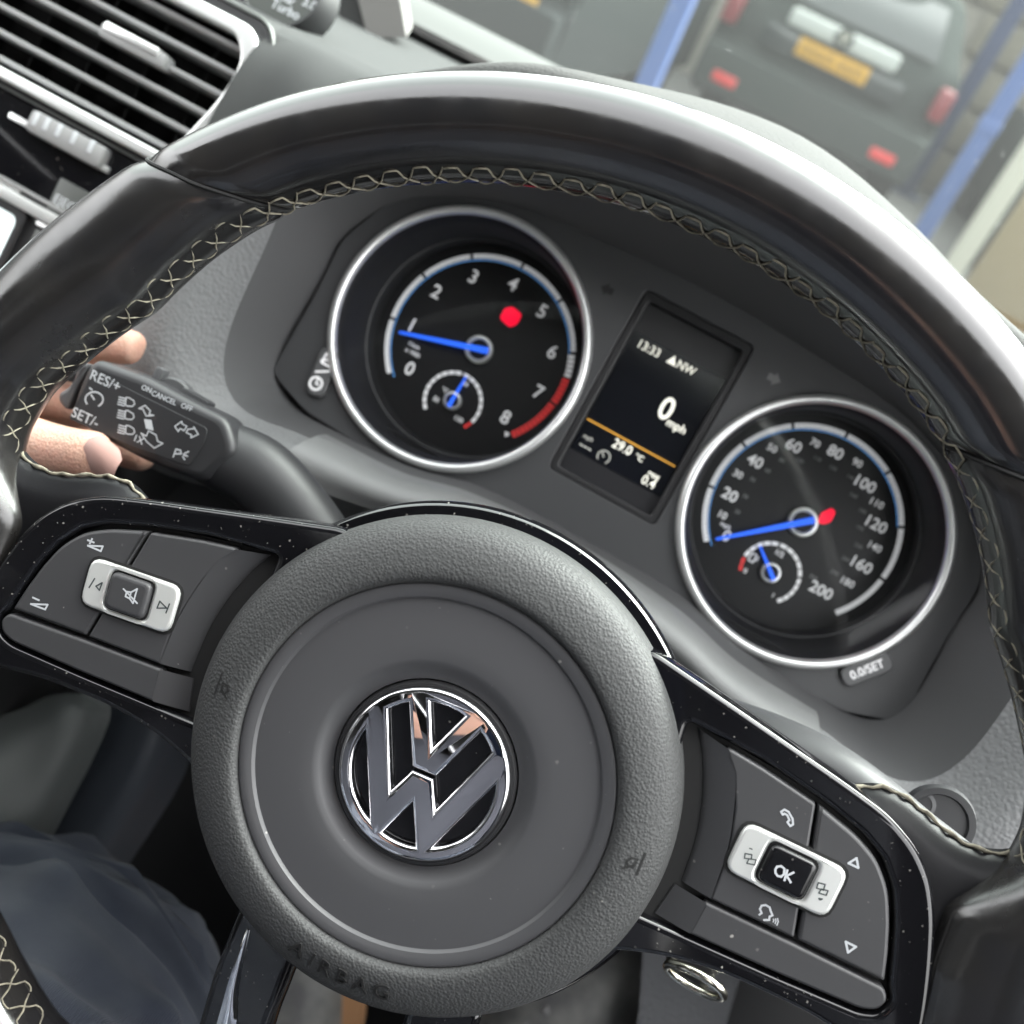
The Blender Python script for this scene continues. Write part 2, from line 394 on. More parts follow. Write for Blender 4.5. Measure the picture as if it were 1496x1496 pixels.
def rear_car(name, label, cx, y, paint, plate_z, W=1.74, H=1.46, strip=True, lampz=.80, refz=.40, plate_dx=0, reflx=.62, chars=True, group='parked cars'):
    """hatchback seen from behind, tail at y, driving away (+y)"""
    o = bpy.data.objects.new(name, None); COL.objects.link(o); o.location = (cx, y, 0); o['label'] = label; o['category'] = 'car'; o['group'] = group
    hw = W / 2
    prof = [(0, .28, .90), (-.02, .42, .97), (.0, .58, .99), (.06, .66, .985), (.06, .80, .98), (.10, .98, .95), (.22, 1.16, .87), (.42, H - .08, .76), (.62, H, .70), (1.9, H + .02, .70), (2.6, 1.02, .88), (3.7, .90, .86), (4.0, .62, .88), (4.05, .28, .84)]
    G = []
    for yy, zz, k in prof:
        G.append([(cx + hw * k * s, y + yy + .10 * abs(s) ** 3 * (1 if yy < 1 else 0), zz - .05 * (abs(s) ** 4) * (1 if zz > 1 else 0)) for s in np.linspace(-1, 1, 13)])
    V, F = patch(G, 4, 2)
    mk('body', V, [f[::-1] for f in F], paint, o, world=True, smooth=50)
    for s in (-1, 1):   # sides
        V, F = box(cx + s * hw * .93 - .03, cx + s * hw * .93 + .03, y + .12, y + 3.9, .25, .98, .03); mk('side_panel', V, F, paint, o, world=True)
        for wy in (.85, 3.2):
            t = np.linspace(0, 2 * np.pi, 24, endpoint=False); xx = cx + s * (hw * .93 - .10)
            V = np.concatenate([np.stack([0 * t + xx + dx, y + wy + .31 * np.cos(t), .31 + .31 * np.sin(t)], 1) for dx in (-.1, .1)])
            F = grid_faces(2, 24, False, True) + [tuple(range(24)), tuple(range(24, 48))]
            mk('wheel', V, F, TYRE, o, world=True, smooth=30)
    V, F = patch([[(cx + a * hw, y + yy - .02, zz) for a in (-.72 * k, 0, .72 * k)] for yy, zz, k in ((.13, 1.04, 1), (.25, 1.2, .92), (.44, H - .1, .84))], 3, 3)
    mk('rear_window', V, [f[::-1] for f in F], CGLASS, o, world=True)
    mk('bumper', *box(cx - hw * .97, cx + hw * .97, y - .07, y + .12, .30, .60, .05), paint, o, world=True)
    for s in (-1, 1):
        mk('tail_lamp', *box(cx + s * hw * .90 - .055, cx + s * hw * .90 + .055, y + .0, y + .2, lampz - .09, lampz + .12, .03), LAMPR, o, world=True)
        mk('reflector', *box(cx + s * reflx - .09, cx + s * reflx + .09, y - .085, y - .05, refz - .035, refz + .035, .015), REFLR, o, world=True)
    mk('plate_recess', *box(cx - .52, cx + .52, y - .005, y + .10, plate_z - .09, plate_z + .06, .02), CGLASS, o, world=True)
    pl = mk('number_plate', *box(cx + plate_dx - .26, cx + plate_dx + .26, y - .03, y - .012, plate_z - .057, plate_z + .057, .004), PLATE_Y, o, world=True)
    if chars:   # worn dark marks: the characters cannot be read in the photograph
        parts = []
        for i in range(7):
            x0 = cx + plate_dx - .215 + i * .06 + (.03 if i > 3 else 0)
            for (a, b, c, d) in ((0, .008, -.03, .03), (.024, .032, -.03, .03), (.008, .024, .022 - .022 * (i % 3), .03 - .022 * (i % 3))):
                parts.append(box(x0 + a, x0 + b, y - .032, y - .03, plate_z + c, plate_z + d))
        mk('plate_marks', *join(parts), PLATE_T, pl, world=True, smooth=0, kind='stuff')
    if strip:
        st = mk('chrome_strip', *box(cx - .40, cx + .40, y + .015, y + .07, plate_z + .085, plate_z + .20, .025), mat(name + '_strip', (.26, .275, .26), .5), o, world=True)
        t = np.linspace(0, 2 * np.pi, 20, endpoint=False)
        V = np.concatenate([np.stack([cx + .0 + .065 * np.cos(t), 0 * t + y + dy, plate_z + .15 + .065 * np.sin(t)], 1) for dy in (.012, -.002)])
        em = mk('emblem', V, grid_faces(2, 20, False, True) + [tuple(range(20, 40))], CARS, st, world=True)
        mk('emblem_mark', [(cx - .035, y - .006, plate_z + .185), (cx - .005, y - .006, plate_z + .185), (cx + .0, y - .006, plate_z + .15), (cx + .01, y - .006, plate_z + .185), (cx + .04, y - .006, plate_z + .185), (cx + .0, y - .006, plate_z + .105)], [(0, 1, 2, 5), (2, 3, 4, 5)], CREAM, em, world=True, smooth=0)
    return o
CX, CY, CZ = s2w(np.array([CAM]))[0]
D1 = 7.7
rear_car('parked_car', 'grey hatchback with bright strip and round emblem above its yellow plate', CX - .049 * D1, CY + D1, CARG, CZ - .046 * D1, lampz=CZ - .043 * D1, refz=CZ - .096 * D1, reflx=.079 * D1)
D2 = 5.0
rear_car('parked_car', 'dark grey car at the top edge beside the dashboard bracket', CX - .372 * D2 - .45, CY + D2, CARD, CZ - .116 * D2, strip=False, lampz=.9, refz=.16, chars=False, plate_dx=.45)
D3 = 7.2
rear_car('parked_car', 'grey car at the right edge with one red reflector showing', CX + .205 * D3 + .5, CY + D3, CARS, .62, strip=False, lampz=.86, refz=CZ - .1365 * D3, reflx=.585)
def post(label, px, py, D, r, m, top=3.2, name='post', cat='post', group=None):
    d = M3 @ ray(px, py); X = CX + d[0] / d[1] * D; Y = CY + D
    o = bpy.data.objects.new(name, None); COL.objects.link(o); o.location = (X, Y, 0); tag(o, label, cat, group)
    mk('shaft', *box(X - r, X + r, Y - r, Y + r, .012, top, .012), m, o, world=True)
    mk('base_plate', *box(X - r * 2, X + r * 2, Y - r * 2, Y + r * 2, 0, .012), m, o, world=True, smooth=0)
    return o
post('blue steel post left of the grey hatchback', 972, 62, 4.6, .045, BLUE, group='blue steel posts')
p2 = post('blue steel post in front of the stone block wall', 1432, 205, 6.4, .05, BLUE, group='blue steel posts')
P2 = p2.location
mk('collar', *box(P2.x - .056, P2.x + .056, P2.y - .056, P2.y + .056, .86, .94, .004), BLUE, p2, world=True)
post('cream painted post at the right edge', 1470, 275, 5.6, .05, CREAM, top=1.0)
post('thin dark blue post against the block wall', 1395, 160, 9.9, .07, mat('post_navy', (.012, .022, .06), .7))
d_ = M3 @ ray(1490, 305); tag(mk('ochre_panel', *box(CX + d_[0] / d_[1] * 5.9 - .02, CX + d_[0] / d_[1] * 5.9 + .8, CY + 5.9, CY + 5.94, .1, .95, .01), OCH, world=True), 'ochre board standing behind the cream post', 'board')
d_ = M3 @ ray(850, 30); X0 = CX + d_[0] / d_[1] * 10.2
dr = bpy.data.objects.new('roller_door', None); COL.objects.link(dr); dr.location = (X0, CY + 10.2, 0); tag(dr, 'dark reddish brown shutter door behind the cars', 'door')
for k in range(20): mk('slat', *box(X0 - .45, X0 + .45, CY + 10.15, CY + 10.2, .02 + k * .14, .02 + k * .14 + .13, .01), DOORB, dr, world=True)

# ================================================================== CAR INTERIOR
# ---- windscreen
V, F = patch([[w2s((x, y, z)) for x in (-1.15, -.6, -.2, .2, .52)] for y, z in ((.78, .985), (.45, 1.2), (.08, 1.40))], 4, 3)
tag(mk('windscreen', V, F, SCREENGLASS), 'dusty clear windscreen above the dashboard', 'windscreen')
# ---- roof and doors round the driver
HEAD = mat('headliner', (.16, .16, .155), .95)
DTRIM = mat('door_trim', (.03, .03, .032), .5)
cab = bpy.data.objects.new('car_cabin', None); COL.objects.link(cab); cab.location = (-.35, -.6, .4); cab['kind'] = 'structure'
mk('roof_lining', *box(-1.1, .42, -1.7, -.16, 1.42, 1.46, .01), HEAD, cab, world=True)
mk('rear_panel', *box(-1.1, .42, -1.75, -1.7, .3, 1.42, .01), DTRIM, cab, world=True)
mk('door', *box(.44, .49, -1.6, .7, .25, .95, .01), DTRIM, cab, world=True)
mk('door', *box(-1.17, -1.12, -1.6, .7, .25, .98, .01), DTRIM, cab, world=True)
mk('rear_side', *box(.44, .49, -1.7, -.50, .95, 1.43, .01), DTRIM, cab, world=True)
mk('rear_side', *box(-1.17, -1.12, -1.7, -.55, .98, 1.43, .01), DTRIM, cab, world=True)
mk('passenger_backrest', *box(-1.0, -.52, -.86, -.70, .45, 1.10, .05), DTRIM, cab, world=True)
mk('passenger_headrest', *box(-.88, -.64, -.86, -.76, 1.12, 1.30, .04), DTRIM, cab, world=True)

# ---- dashboard
dash = thing('dashboard', 'grained dark grey dashboard with cluster hood and lower lip behind the steering wheel', 'dashboard', (0, 40, -150))
# stations from bottom centre to top centre (right half):  A face edge, B rim of tunnel, C roll, C2, D outer skin
ST_ = [
 [(0, 60, -147), (0, 57, -112), (0, 51, -106), (0, 46, -109), (0, 40, -122)],
 [(45, 59, -147), (45, 53, -112), (45, 47, -106), (45, 42, -109), (45, 34, -122)],
 [(75, 53, -148), (75, 46, -112), (76, 40, -106), (76, 34, -109), (76, 26, -122)],
 [(110, 50, -149), (109, 45, -112), (112, 38, -103), (114, 28, -103), (116, 14, -116)],
 [(136, 52, -150), (143, 42, -114), (156, 30, -103), (168, 18, -108), (180, 0, -128)],
 [(146, 68, -151), (158, 60, -112), (178, 54, -100), (195, 47, -110), (214, 36, -140)],
 [(146, 100, -152), (160, 103, -108), (181, 108, -98), (198, 112, -112), (220, 116, -150)],
 [(146, 122, -152), (157, 138, -100), (173, 147, -92), (188, 158, -112), (206, 170, -160)],
 [(128, 148, -151), (138, 166, -88), (147, 177, -86), (154, 186, -112), (166, 202, -170)],
 [(90, 165, -150), (96, 181, -76), (98, 190, -78), (99, 199, -112), (106, 214, -180)],
 [(45, 170, -150), (49, 190, -68), (50, 199, -73), (51, 216.5, -110), (54, 238, -180)],
 [(0, 172, -150), (0, 194, -65), (0, 206, -72), (0, 226, -110), (0, 248, -180)]]
full = [[(-x, y, z) for x, y, z in st] for st in ST_[::-1]] + ST_[1:]      # left top .. bottom .. right top (starts at top centre)
full_r = full
full = [list(st) for st in full]
for i, up in ((0, 0), (1, 4.5), (2, 5), (3, -12), (4, -14)):     # the hood is a little higher on the console side
    full[i] = [full[i][0], full[i][1]] + [(x, y + up, z) for x, y, z in full[i][2:]]
full[0] = full[-1] = [(0, 172, -150), (0, 194, -65), (0, 206, -72), (0, 227, -110), (0, 249, -180)]
full_r = full
G = np.array([full_r[-2]] + full_r + [full_r[1]], float)
def ring_patch(G, nu, nv):
    V, F = patch(G, nu, nv); w = (len(G[0]) - 1) * nv + 1; V = V[nu * w: len(V) - nu * w]; return V, grid_faces(len(V) // w, w)
back = G[:, 0:1] * np.array([.985, 1, 1]) + np.array([0, 0, -26.]); back[:, :, 1] = 108 + (back[:, :, 1] - 108) * .985
V, F = ring_patch(np.concatenate([back, G[:, 0:2]], 1), 6, 6); mk('tunnel', V, [f[::-1] for f in F], TUNNEL, dash)
V, F = ring_patch(G[:, 1:5], 6, 6); rows = 18 + 1; nst = (len(V)) // rows
ist = np.array([f[0] // rows for f in F]); lowm = (ist >= 4 * 6) & (ist < (len(full_r) - 1 - 4) * 6)
mk('hood_surround', V, [f[::-1] for f, k in zip(F, lowm) if k], DASHG, dash)
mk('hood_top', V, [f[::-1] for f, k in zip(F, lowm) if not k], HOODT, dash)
# lip below the dials: a separate smoother moulding, slightly proud
lipc = [[tuple(np.array(p) + (0, .8, 1.0)) for p in st[1:3]] for st in ([[(-x, y, z) for x, y, z in st] for st in ST_[3:0:-1]] + ST_[0:4])]
lipg = []
for st in ([[(-x, y, z) for x, y, z in s_] for s_ in ST_[3:0:-1]] + ST_[0:4]):
    A, B, C_, C2, D = [np.array(p, float) for p in st]
    lipg.append([A * .35 + B * .65 + (0, 1.2, 0), B + (0, 1.2, 1), C_ + (0, 0, 1.2), C2 + (0, -1, 1.2)])
V, F = patch(lipg, 8, 5); mk('lower_lip', V, [f[::-1] for f in F], LIP, dash)
# fascia between vent and hood (left) and its twin on the door side (right)
for sgn in (-1, 1):
    G = []
    for x, dz in ((228, 4), (215, 3), (195, 6), (172, -6), (140, -30)):
        G.append([(sgn * x, y, z + dz) for y, z in ((-30, -190), (10, -160), (60, -150), (120, -152), (165, -156))] + [(sgn * x, 186, -164 + dz * .4), (sgn * x, 196, -178)])
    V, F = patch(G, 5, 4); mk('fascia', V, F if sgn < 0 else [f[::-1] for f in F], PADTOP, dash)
# top pad from the vents and under the hood back to the windscreen
G = []
for x in (-900, -600, -420, -320, -262, -226, -190, -140, -60, 60, 140, 228, 420):
    G.append([(x, y, z) for y, z in (((183.5, -160), (189, -166)) if x < -220 else ((188, -170), (192, -174))) + ((197, -190), (235 - (16 if x > 100 else 0), -290), (292 - (30 if x > 100 else 10 if x > 0 else 0), -440))])
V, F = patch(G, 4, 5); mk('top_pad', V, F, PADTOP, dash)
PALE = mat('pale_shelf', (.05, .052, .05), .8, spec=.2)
G = [[tuple(w2s((x, y, z))) for y, z in ((.47, 1.034), (.52, 1.038), (.60, 1.03), (.70, 1.0))] for x in (-.9, -.5, -.25, -.12, -.04)]
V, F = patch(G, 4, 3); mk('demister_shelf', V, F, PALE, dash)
# lower knee panel and column cut-out backing
V, F = patch([[(x, y, z) for y, z in ((60, -152), (30, -160), (0, -172), (-40, -195), (-70, -240))] for x in (-210, -130, -60, 0, 60, 130, 230)], 3, 3)
mk('knee_panel', V, F, BLACK, dash)

# ---- steering column shroud
sh = thing('column_shroud', 'grey plastic steering column shroud behind the airbag cover', 'column cover', (0, -20, -80))
prof = rnd([(-46, -50), (46, -50), (50, 20), (34, 46), (-34, 46), (-50, 20)], 14, 6)
def loft2(rings):
    n = len(rings[0][0]); V = np.concatenate([np.c_[p, np.full(n, z)] for p, z in rings]); return V, [(a, d, c, b) for a, b, c, d in grid_faces(len(rings), n, False, True)] + [tuple(range((len(rings) - 1) * n, len(rings) * n))]
mk('upper_cover', *loft2([(prof * 1.05, -150), (prof * 1.02, -90), (prof * .98, -45), (prof * .93, -36), (prof * .8, -33)]), CONS, sh)

# ---- instrument cluster
clu = thing('instrument_cluster', 'dark instrument cluster with two chrome ringed dials and a central screen', 'instrument cluster', tuple(CO + CV * -55))
TC = np.array([-83.4, -.5]); SPC = np.array([80.1, -.2]); RG = 54.3
faceo = rnd([(-126, -57.5), (-97, -58.5), (-64, -56), (-43, -52), (0, -50), (43, -52), (64, -56), (97, -58.5), (126, -57.5), (147, -50), (146, -14), (147, 13), (137, 36), (118, 52), (85, 60), (45, 64), (0, 66), (-45, 64), (-85, 60), (-118, 52), (-137, 36), (-147, 13), (-146, -14), (-147, -50)], 5, 4)
disp_o = rnd([(-24.5, -27.5), (21.5, -27.5), (21.5, 52), (-24.5, 52)], 1.5)
V, F = plate([faceo, circ(TC, RG - 1.2), circ(SPC, RG - 1.2), rnd([(-26, -29), (24, -29), (24, 54), (-26, 54)], 3)], -8, -1.0, .4)
mk('face_panel', FC(V), F, FACE, clu, smooth=30)
V, F = plate([rnd([(-165, -80), (165, -80), (165, 85), (-165, 85)], 20)], -62, -54); mk('light_seal', FC(V), F, GAP, clu)  # unseen backing plate added to stop light leaking past the face panel
REC = 36
def gauge(kind, C0, hubpx):
    hc = CL(*hubpx, REC)
    g = mk(kind, *(lambda q: (FC(q[0]), q[1]))(lathe([(RG + .8, -1.5), (RG + .6, 1.5), (RG - .4, 3.0), (RG - 1.8, 3.3), (RG - 2.8, 2.2), (RG - 3.2, .4), (RG - 3.3, -1.0)], C0, 128)), BRIGHT, clu, smooth=60)
    sh_ = (hc[0] - C0[0], hc[1] - C0[1], REC)
    V, F = lathe([(RG - 3.2, .2), (RG - 4.0, -1.2), (RG - 4.8, -8), (49.2, -22), (48.6, -26), (47.6, -26.6), (47.4, -REC)], C0, 128, sh_)
    mk('dial_cone', FC(V), F, CONE, g, smooth=40)
    mk('dial_face', *(lambda q: (FC(q[0]), q[1]))(disc(hc, 48, -REC + .1)), DIAL, g, smooth=0)
    V, F = disc(C0, RG - 3.0, -.6); mk('lens', FC(V), F, LENS, g, smooth=0)
    return g, hc
def arc_cells(c, r0, r1, a0, a1, n, z, gap=.12, skip=None):
    parts = []
    for i in range(n):
        s = a0 + (a1 - a0) * (i + gap / 2) / n; e = a0 + (a1 - a0) * (i + 1 - gap / 2) / n
        p = []
        for a in (s, (s + e) / 2, e): p.append((c[0] + r1 * math.cos(R_(a)), c[1] + r1 * math.sin(R_(a)), z))
        for a in (e, (s + e) / 2, s): p.append((c[0] + r0 * math.cos(R_(a)), c[1] + r0 * math.sin(R_(a)), z))
        parts.append((p, [(0, 1, 2, 3, 4, 5)]))
    return join(parts)
def arc_line(c, r, w, a0, a1, z, n=60):
    t = np.linspace(R_(a0), R_(a1), n); V = np.concatenate([np.stack([c[0] + rr * np.cos(t), c[1] + rr * np.sin(t), 0 * t + z], 1) for rr in (r - w / 2, r + w / 2)])
    return V, grid_faces(2, n)
def needle(c, ang, L, w, tail, z, par):
    d = np.array([math.cos(R_(ang)), math.sin(R_(ang))]); n = np.array([-d[1], d[0]])
    a = [c - d * tail - n * w * .55, c + d * L - n * w * .22, c + d * L + n * w * .22, c - d * tail + n * w * .55]
    V, F = plate([np.array(a)], z, z + 1.2, .2, 1); mk('needle', FC(V), F, NEEDLE, par, smooth=30)
def hubring(c, r, z, par):
    V, F = lathe([(r, z), (r, z + 2.2), (r - .4, z + 2.8), (r - 1.1 * r / 5.2, z + 2.9), (r - 1.5 * r / 5.2, z + 2.3), (r - 1.6 * r / 5.2, z + 1.5)], c, 48); h = mk('needle_hub', FC(V), F, SATIN, par)
    V, F = disc(c, r * .72, z + 1.55, 32); mk('hub_cap', FC(V), F, DIAL, h, smooth=0)
Z0 = -REC + .25
# tachometer
tac, tc_ = gauge('tachometer', TC, (700.3, 511.5)); tac['label'] = 'rev counter with numbers 0 to 8 and red zone'
KS = 1.02
ang_t = [223.5, 188.5, 155.6, 123.6, 91.5, 59.6, 26.3, -7.2, -40]
parts = [arc_cells(tc_, 40.0 * KS, 42.2 * KS, ang_t[i] - .9, ang_t[i + 1] + .9, 20, Z0, .14) for i in range(6)]
parts.append(arc_cells(tc_, 39.0 * KS, 41.8 * KS, 25.4, 11, 5, Z0, .2))
mk('scale_marks', *(lambda q: (FC(q[0]), q[1]))(join(parts)), DIALW, tac, smooth=0)
mk('red_zone', *(lambda q: (FC(q[0]), q[1]))(join([arc_cells(tc_, 38.6 * KS, 41.6 * KS, 10.2, -6.6, 6, Z0, .16), arc_cells(tc_, 38.4 * KS, 41.4 * KS, -7.8, -40, 11, Z0, .16)])), DIALR, tac, smooth=0)
mk('scale_line', *(lambda q: (FC(q[0]), q[1]))(arc_line(tc_, 39.4 * KS, .35, 226, 26, Z0)), DIALB, tac, smooth=0)
parts = []
for i, a in enumerate(ang_t):
    parts.append(text(str(i), 8.6, tc_[0] + 32.6 * math.cos(R_(a)), tc_[1] + 32.6 * math.sin(R_(a)), 0, Z0, .02, .12))
parts.append(text('1/min', 2.6, tc_[0] - 27, tc_[1] - 12.2, 0, Z0, .01, .04)); parts.append(text('x 1000', 2.6, tc_[0] - 26, tc_[1] - 15.4, 0, Z0, .01, .04))
parts.append(text('▼', 3, tc_[0] + 29, tc_[1] - 27.5, 0, Z0, .01))
mk('numerals', *(lambda q: (FC(q[0]), q[1]))(join(parts)), DIALW, tac, smooth=0)
mk('warning_lamp', *(lambda q: (FC(q[0]), q[1]))(plate([rnd([(tc_[0] + x, tc_[1] + y) for x, y in ((1.2, 16.8), (7.0, 15.2), (9.4, 18.0), (9.2, 22.8), (3.8, 24.0), (1.0, 21.6))], 1.2)], Z0 - .1, Z0 + .1)), REDLAMP, tac, smooth=0)
sc1 = tc_ + np.array([.5, -25.6])
sub = mk('small_dial', *(lambda q: (FC(q[0]), q[1]))(join([arc_cells(sc1, 12.0, 13.6, 226, 100, 9, Z0, .15), arc_cells(sc1, 12.0, 13.6, 97, -20, 8, Z0, .15)])), DIALW, tac, smooth=0)
mk('red_mark', *(lambda q: (FC(q[0]), q[1]))(arc_cells(sc1, 12.0, 13.6, -21, -38, 2, Z0, .1)), DIALR, sub, smooth=0)
mk('small_numerals', *(lambda q: (FC(q[0]), q[1]))(join([text('90', 3, sc1[0] + 1.2, sc1[1] + 9.2, 0, Z0, .01, .04), text('°C', 3, sc1[0] - 5.4, sc1[1] + 2.4, 0, Z0, .01, .04), text('50', 3, sc1[0] - 7.0, sc1[1] - 3.0, 0, Z0, .01, .04), text('130', 3, sc1[0] + 6.2, sc1[1] - 6.0, 0, Z0, .01, .04)])), DIALW, sub, smooth=0)
needle(sc1, 88, 12.2, 1.7, 3.2, Z0 + 1.6, tac); hubring(sc1, 4.1, Z0, tac)
needle(tc_, 196.4, 36.5, 2.6, 4.4, Z0 + 2.6, tac); hubring(tc_, 6.3, Z0, tac)
# speedometer
spd, sp_ = gauge('speedometer', SPC, (1171.8, 762.5)); spd['label'] = 'speedometer with miles per hour numbers up to 200'
ang_s = {0: 221.8, 20: 187.5, 40: 155.5, 60: 124.5, 80: 92.5, 100: 59.5, 120: 26, 160: -7, 200: -42}
ks = list(ang_s); parts = []
for i in range(8): parts.append(arc_cells(sp_, 40.0 * KS, 42.3 * KS, ang_s[ks[i]] - .9, ang_s[ks[i + 1]] + .9, 20, Z0, .14))
mk('scale_marks', *(lambda q: (FC(q[0]), q[1]))(join(parts)), DIALW, spd, smooth=0)
mk('scale_line', *(lambda q: (FC(q[0]), q[1]))(arc_line(sp_, 39.5 * KS, .35, 224, 26, Z0)), DIALB, spd, smooth=0)
parts = []; small = []
for v, a in [(0, 220), (10, 204), (20, 188.5), (30, 172), (40, 156.5), (50, 141), (60, 125.5), (70, 110), (80, 94), (90, 76.5), (100, 61), (110, 43.5), (120, 27), (140, 9.5), (160, -8), (180, -25), (200, -46)]:
    big = v in ang_s; r = 33.2 if big else 34.6
    if a < 70: r -= 2.2
    parts.append(text(str(v), 7.0 if big else 4.5, sp_[0] + r * math.cos(R_(a)), sp_[1] + r * math.sin(R_(a)), 0, Z0, .02, .12 if big else .06))
    if v: small.append(text(str(int(round(v * 1.6 / 10) * 10)), 2.5, sp_[0] + (r - 6.4) * math.cos(R_(a - 4)), sp_[1] + (r - 6.4) * math.sin(R_(a - 4)), 0, Z0, .01, .02))
parts.append(text('mph', 2.8, sp_[0] - 28, sp_[1] - 17.4, 0, Z0, .01, .04))
mk('numerals', *(lambda q: (FC(q[0]), q[1]))(join(parts)), DIALW, spd, smooth=0)
mk('kilometre_numerals', *(lambda q: (FC(q[0]), q[1]))(join(small)), mat('dial_grey', (.25, .25, .25), .6), spd, smooth=0)
mk('warning_lamp', *(lambda q: (FC(q[0]), q[1]))(plate([rnd([(sp_[0] + x, sp_[1] + y) for x, y in ((6.0, 3.0), (8.6, 3.6), (10.6, 6.0), (10.4, 10.6), (8.0, 11.4), (5.2, 7.4))], .8)], Z0 - .1, Z0 + .1)), REDLAMP, spd, smooth=0)
sc2 = sp_ + np.array([-1.3, -26.0])
sub = mk('small_dial', *(lambda q: (FC(q[0]), q[1]))(join([arc_cells(sc2, 12.0, 13.7, 176, 102, 5, Z0, .15), arc_cells(sc2, 12.0, 13.7, 100, 20, 5, Z0, .15), arc_cells(sc2, 12.0, 13.7, 18, -48, 5, Z0, .15)])), DIALW, spd, smooth=0)
mk('red_mark', *(lambda q: (FC(q[0]), q[1]))(arc_cells(sc2, 12.0, 13.6, 206, 178, 2, Z0, .1)), DIALR, sub, smooth=0)
mk('small_numerals', *(lambda q: (FC(q[0]), q[1]))(join([text('1/2', 3.4, sc2[0] - .6, sc2[1] + 9.2, 0, Z0, .01, .06), text('0', 3.0, sc2[0] - 9.6, sc2[1] - 4.6, 0, Z0, .01, .04), text('1', 3.0, sc2[0] + 6, sc2[1] - 8.2, 0, Z0, .01, .04)])), DIALW, sub, smooth=0)
fx, fy = sc2[0] - 9.6, sc2[1] + 2.0
mk('fuel_symbol', *(lambda q: (FC(q[0]), q[1]))(join([ribbon([(fx - 1.2, fy - 1.8), (fx - 1.2, fy + 1.8), (fx + 1, fy + 1.8), (fx + 1, fy - 1.8)], .5, Z0, True), ribbon([(fx + 1, fy), (fx + 2, fy - .4), (fx + 2, fy + 1.6)], .4, Z0)])), DIALW, sub, smooth=0)
needle(sc2, 141, 12.6, 1.7, 3.4, Z0 + 1.6, spd); hubring(sc2, 4.4, Z0, spd)
needle(sp_, 220.3, 38.2, 2.6, 4.4, Z0 + 2.6, spd); hubring(sp_, 6.5, Z0, spd)
# central display
dsp = mk('display', *(lambda q: (FC(q[0]), q[1]))(plate([rnd([(-26.2, -29.2), (24.2, -29.2), (24.2, 54.2), (-26.2, 54.2)], 3), rnd([(-22.4, -26), (20.6, -26), (20.6, 50.2), (-22.4, 50.2)], 1.5)], -9, -2.2, .8)), BLACK, clu, smooth=40)
mk('display_surround', *(lambda q: (FC(q[0]), q[1]))(plate([rnd([(-23, -26.5), (21, -26.5), (21, 51), (-23, 51)], 1)], -7.2, -6.4)), SCRGREY, dsp, smooth=0)
mk('screen', *(lambda q: (FC(q[0]), q[1]))(plate([rnd([(-22, -17.2), (20.3, -17.2), (20.3, 37.6), (-22, 37.6)], .5)], -6.6, -6.0)), SCREEN, dsp, smooth=0)
zt = -5.9
parts = [text('13:33', 5.2, -13.4, 33.7, 0, zt, .01, .02, sx=.92), text('▲NW', 5.0, 1.6, 33.9, 0, zt, .01, .04, sx=.9, shear=0), text('0', 13.5, 5.0, 15.2, 0, zt, .01, .2, sx=.9), text('mph', 5.0, 12.0, 11.2, 0, zt, .01, .06), text('29.0', 5.6, -3.2, -6.9, 0, zt, .01, .04, sx=.9), text('°C', 3.4, 5.0, -7.4, 0, zt, .01, .05), text('mpg', 3, 13.6, -10.6, 0, zt, .01, .05), text('0.4', 5.6, 13.2, -14.3, 0, zt, .01, .04, sx=.9)]
mk('screen_text', *(lambda q: (FC(q[0]), q[1]))(join(parts)), TXT, dsp, smooth=0)
parts = [text('mph', 2.6, -17.4, -10.2, 0, zt, .01, .02), text('---', 6, -16.6, -13.6, 0, zt, .01, .06), arc_line((-8.0, -14), 2.6, .5, -50, 230, zt, 20), ribbon([(-8, -14), (-9.4, -12.6)], .5, zt)]
mk('screen_dim_text', *(lambda q: (FC(q[0]), q[1]))(join(parts)), mat('screen_dim', (.4, .4, .36), .5, emit=(.5, .5, .45, .25)), dsp, smooth=0)
mk('screen_line', *(lambda q: (FC(q[0]), q[1]))(plate([np.array([(-21.6, -3.8), (19.6, -3.8), (19.6, -3.1), (-21.6, -3.1)])], zt, zt + .02)), AMBER, dsp, smooth=0)
def arrow(cx, cy, s, d):
    return np.array([(cx + d * x * s, cy + y * s) for x, y in ((-3, 0), (0, 2.8), (0, 1.4), (2.6, 1.4), (2.6, -1.4), (0, -1.4), (0, -2.8))][::(1 if d > 0 else -1)])
for cx, d in ((-39.6, 1), (36.6, -1)):
    mk('indicator_arrow', *(lambda q: (FC(q[0]), q[1]))(plate([arrow(cx, 46, 1.0, d)], -1.2, -.9)), BLACK if d > 0 else mat('arrow_grey', (.16, .16, .16), .4), clu, smooth=0)
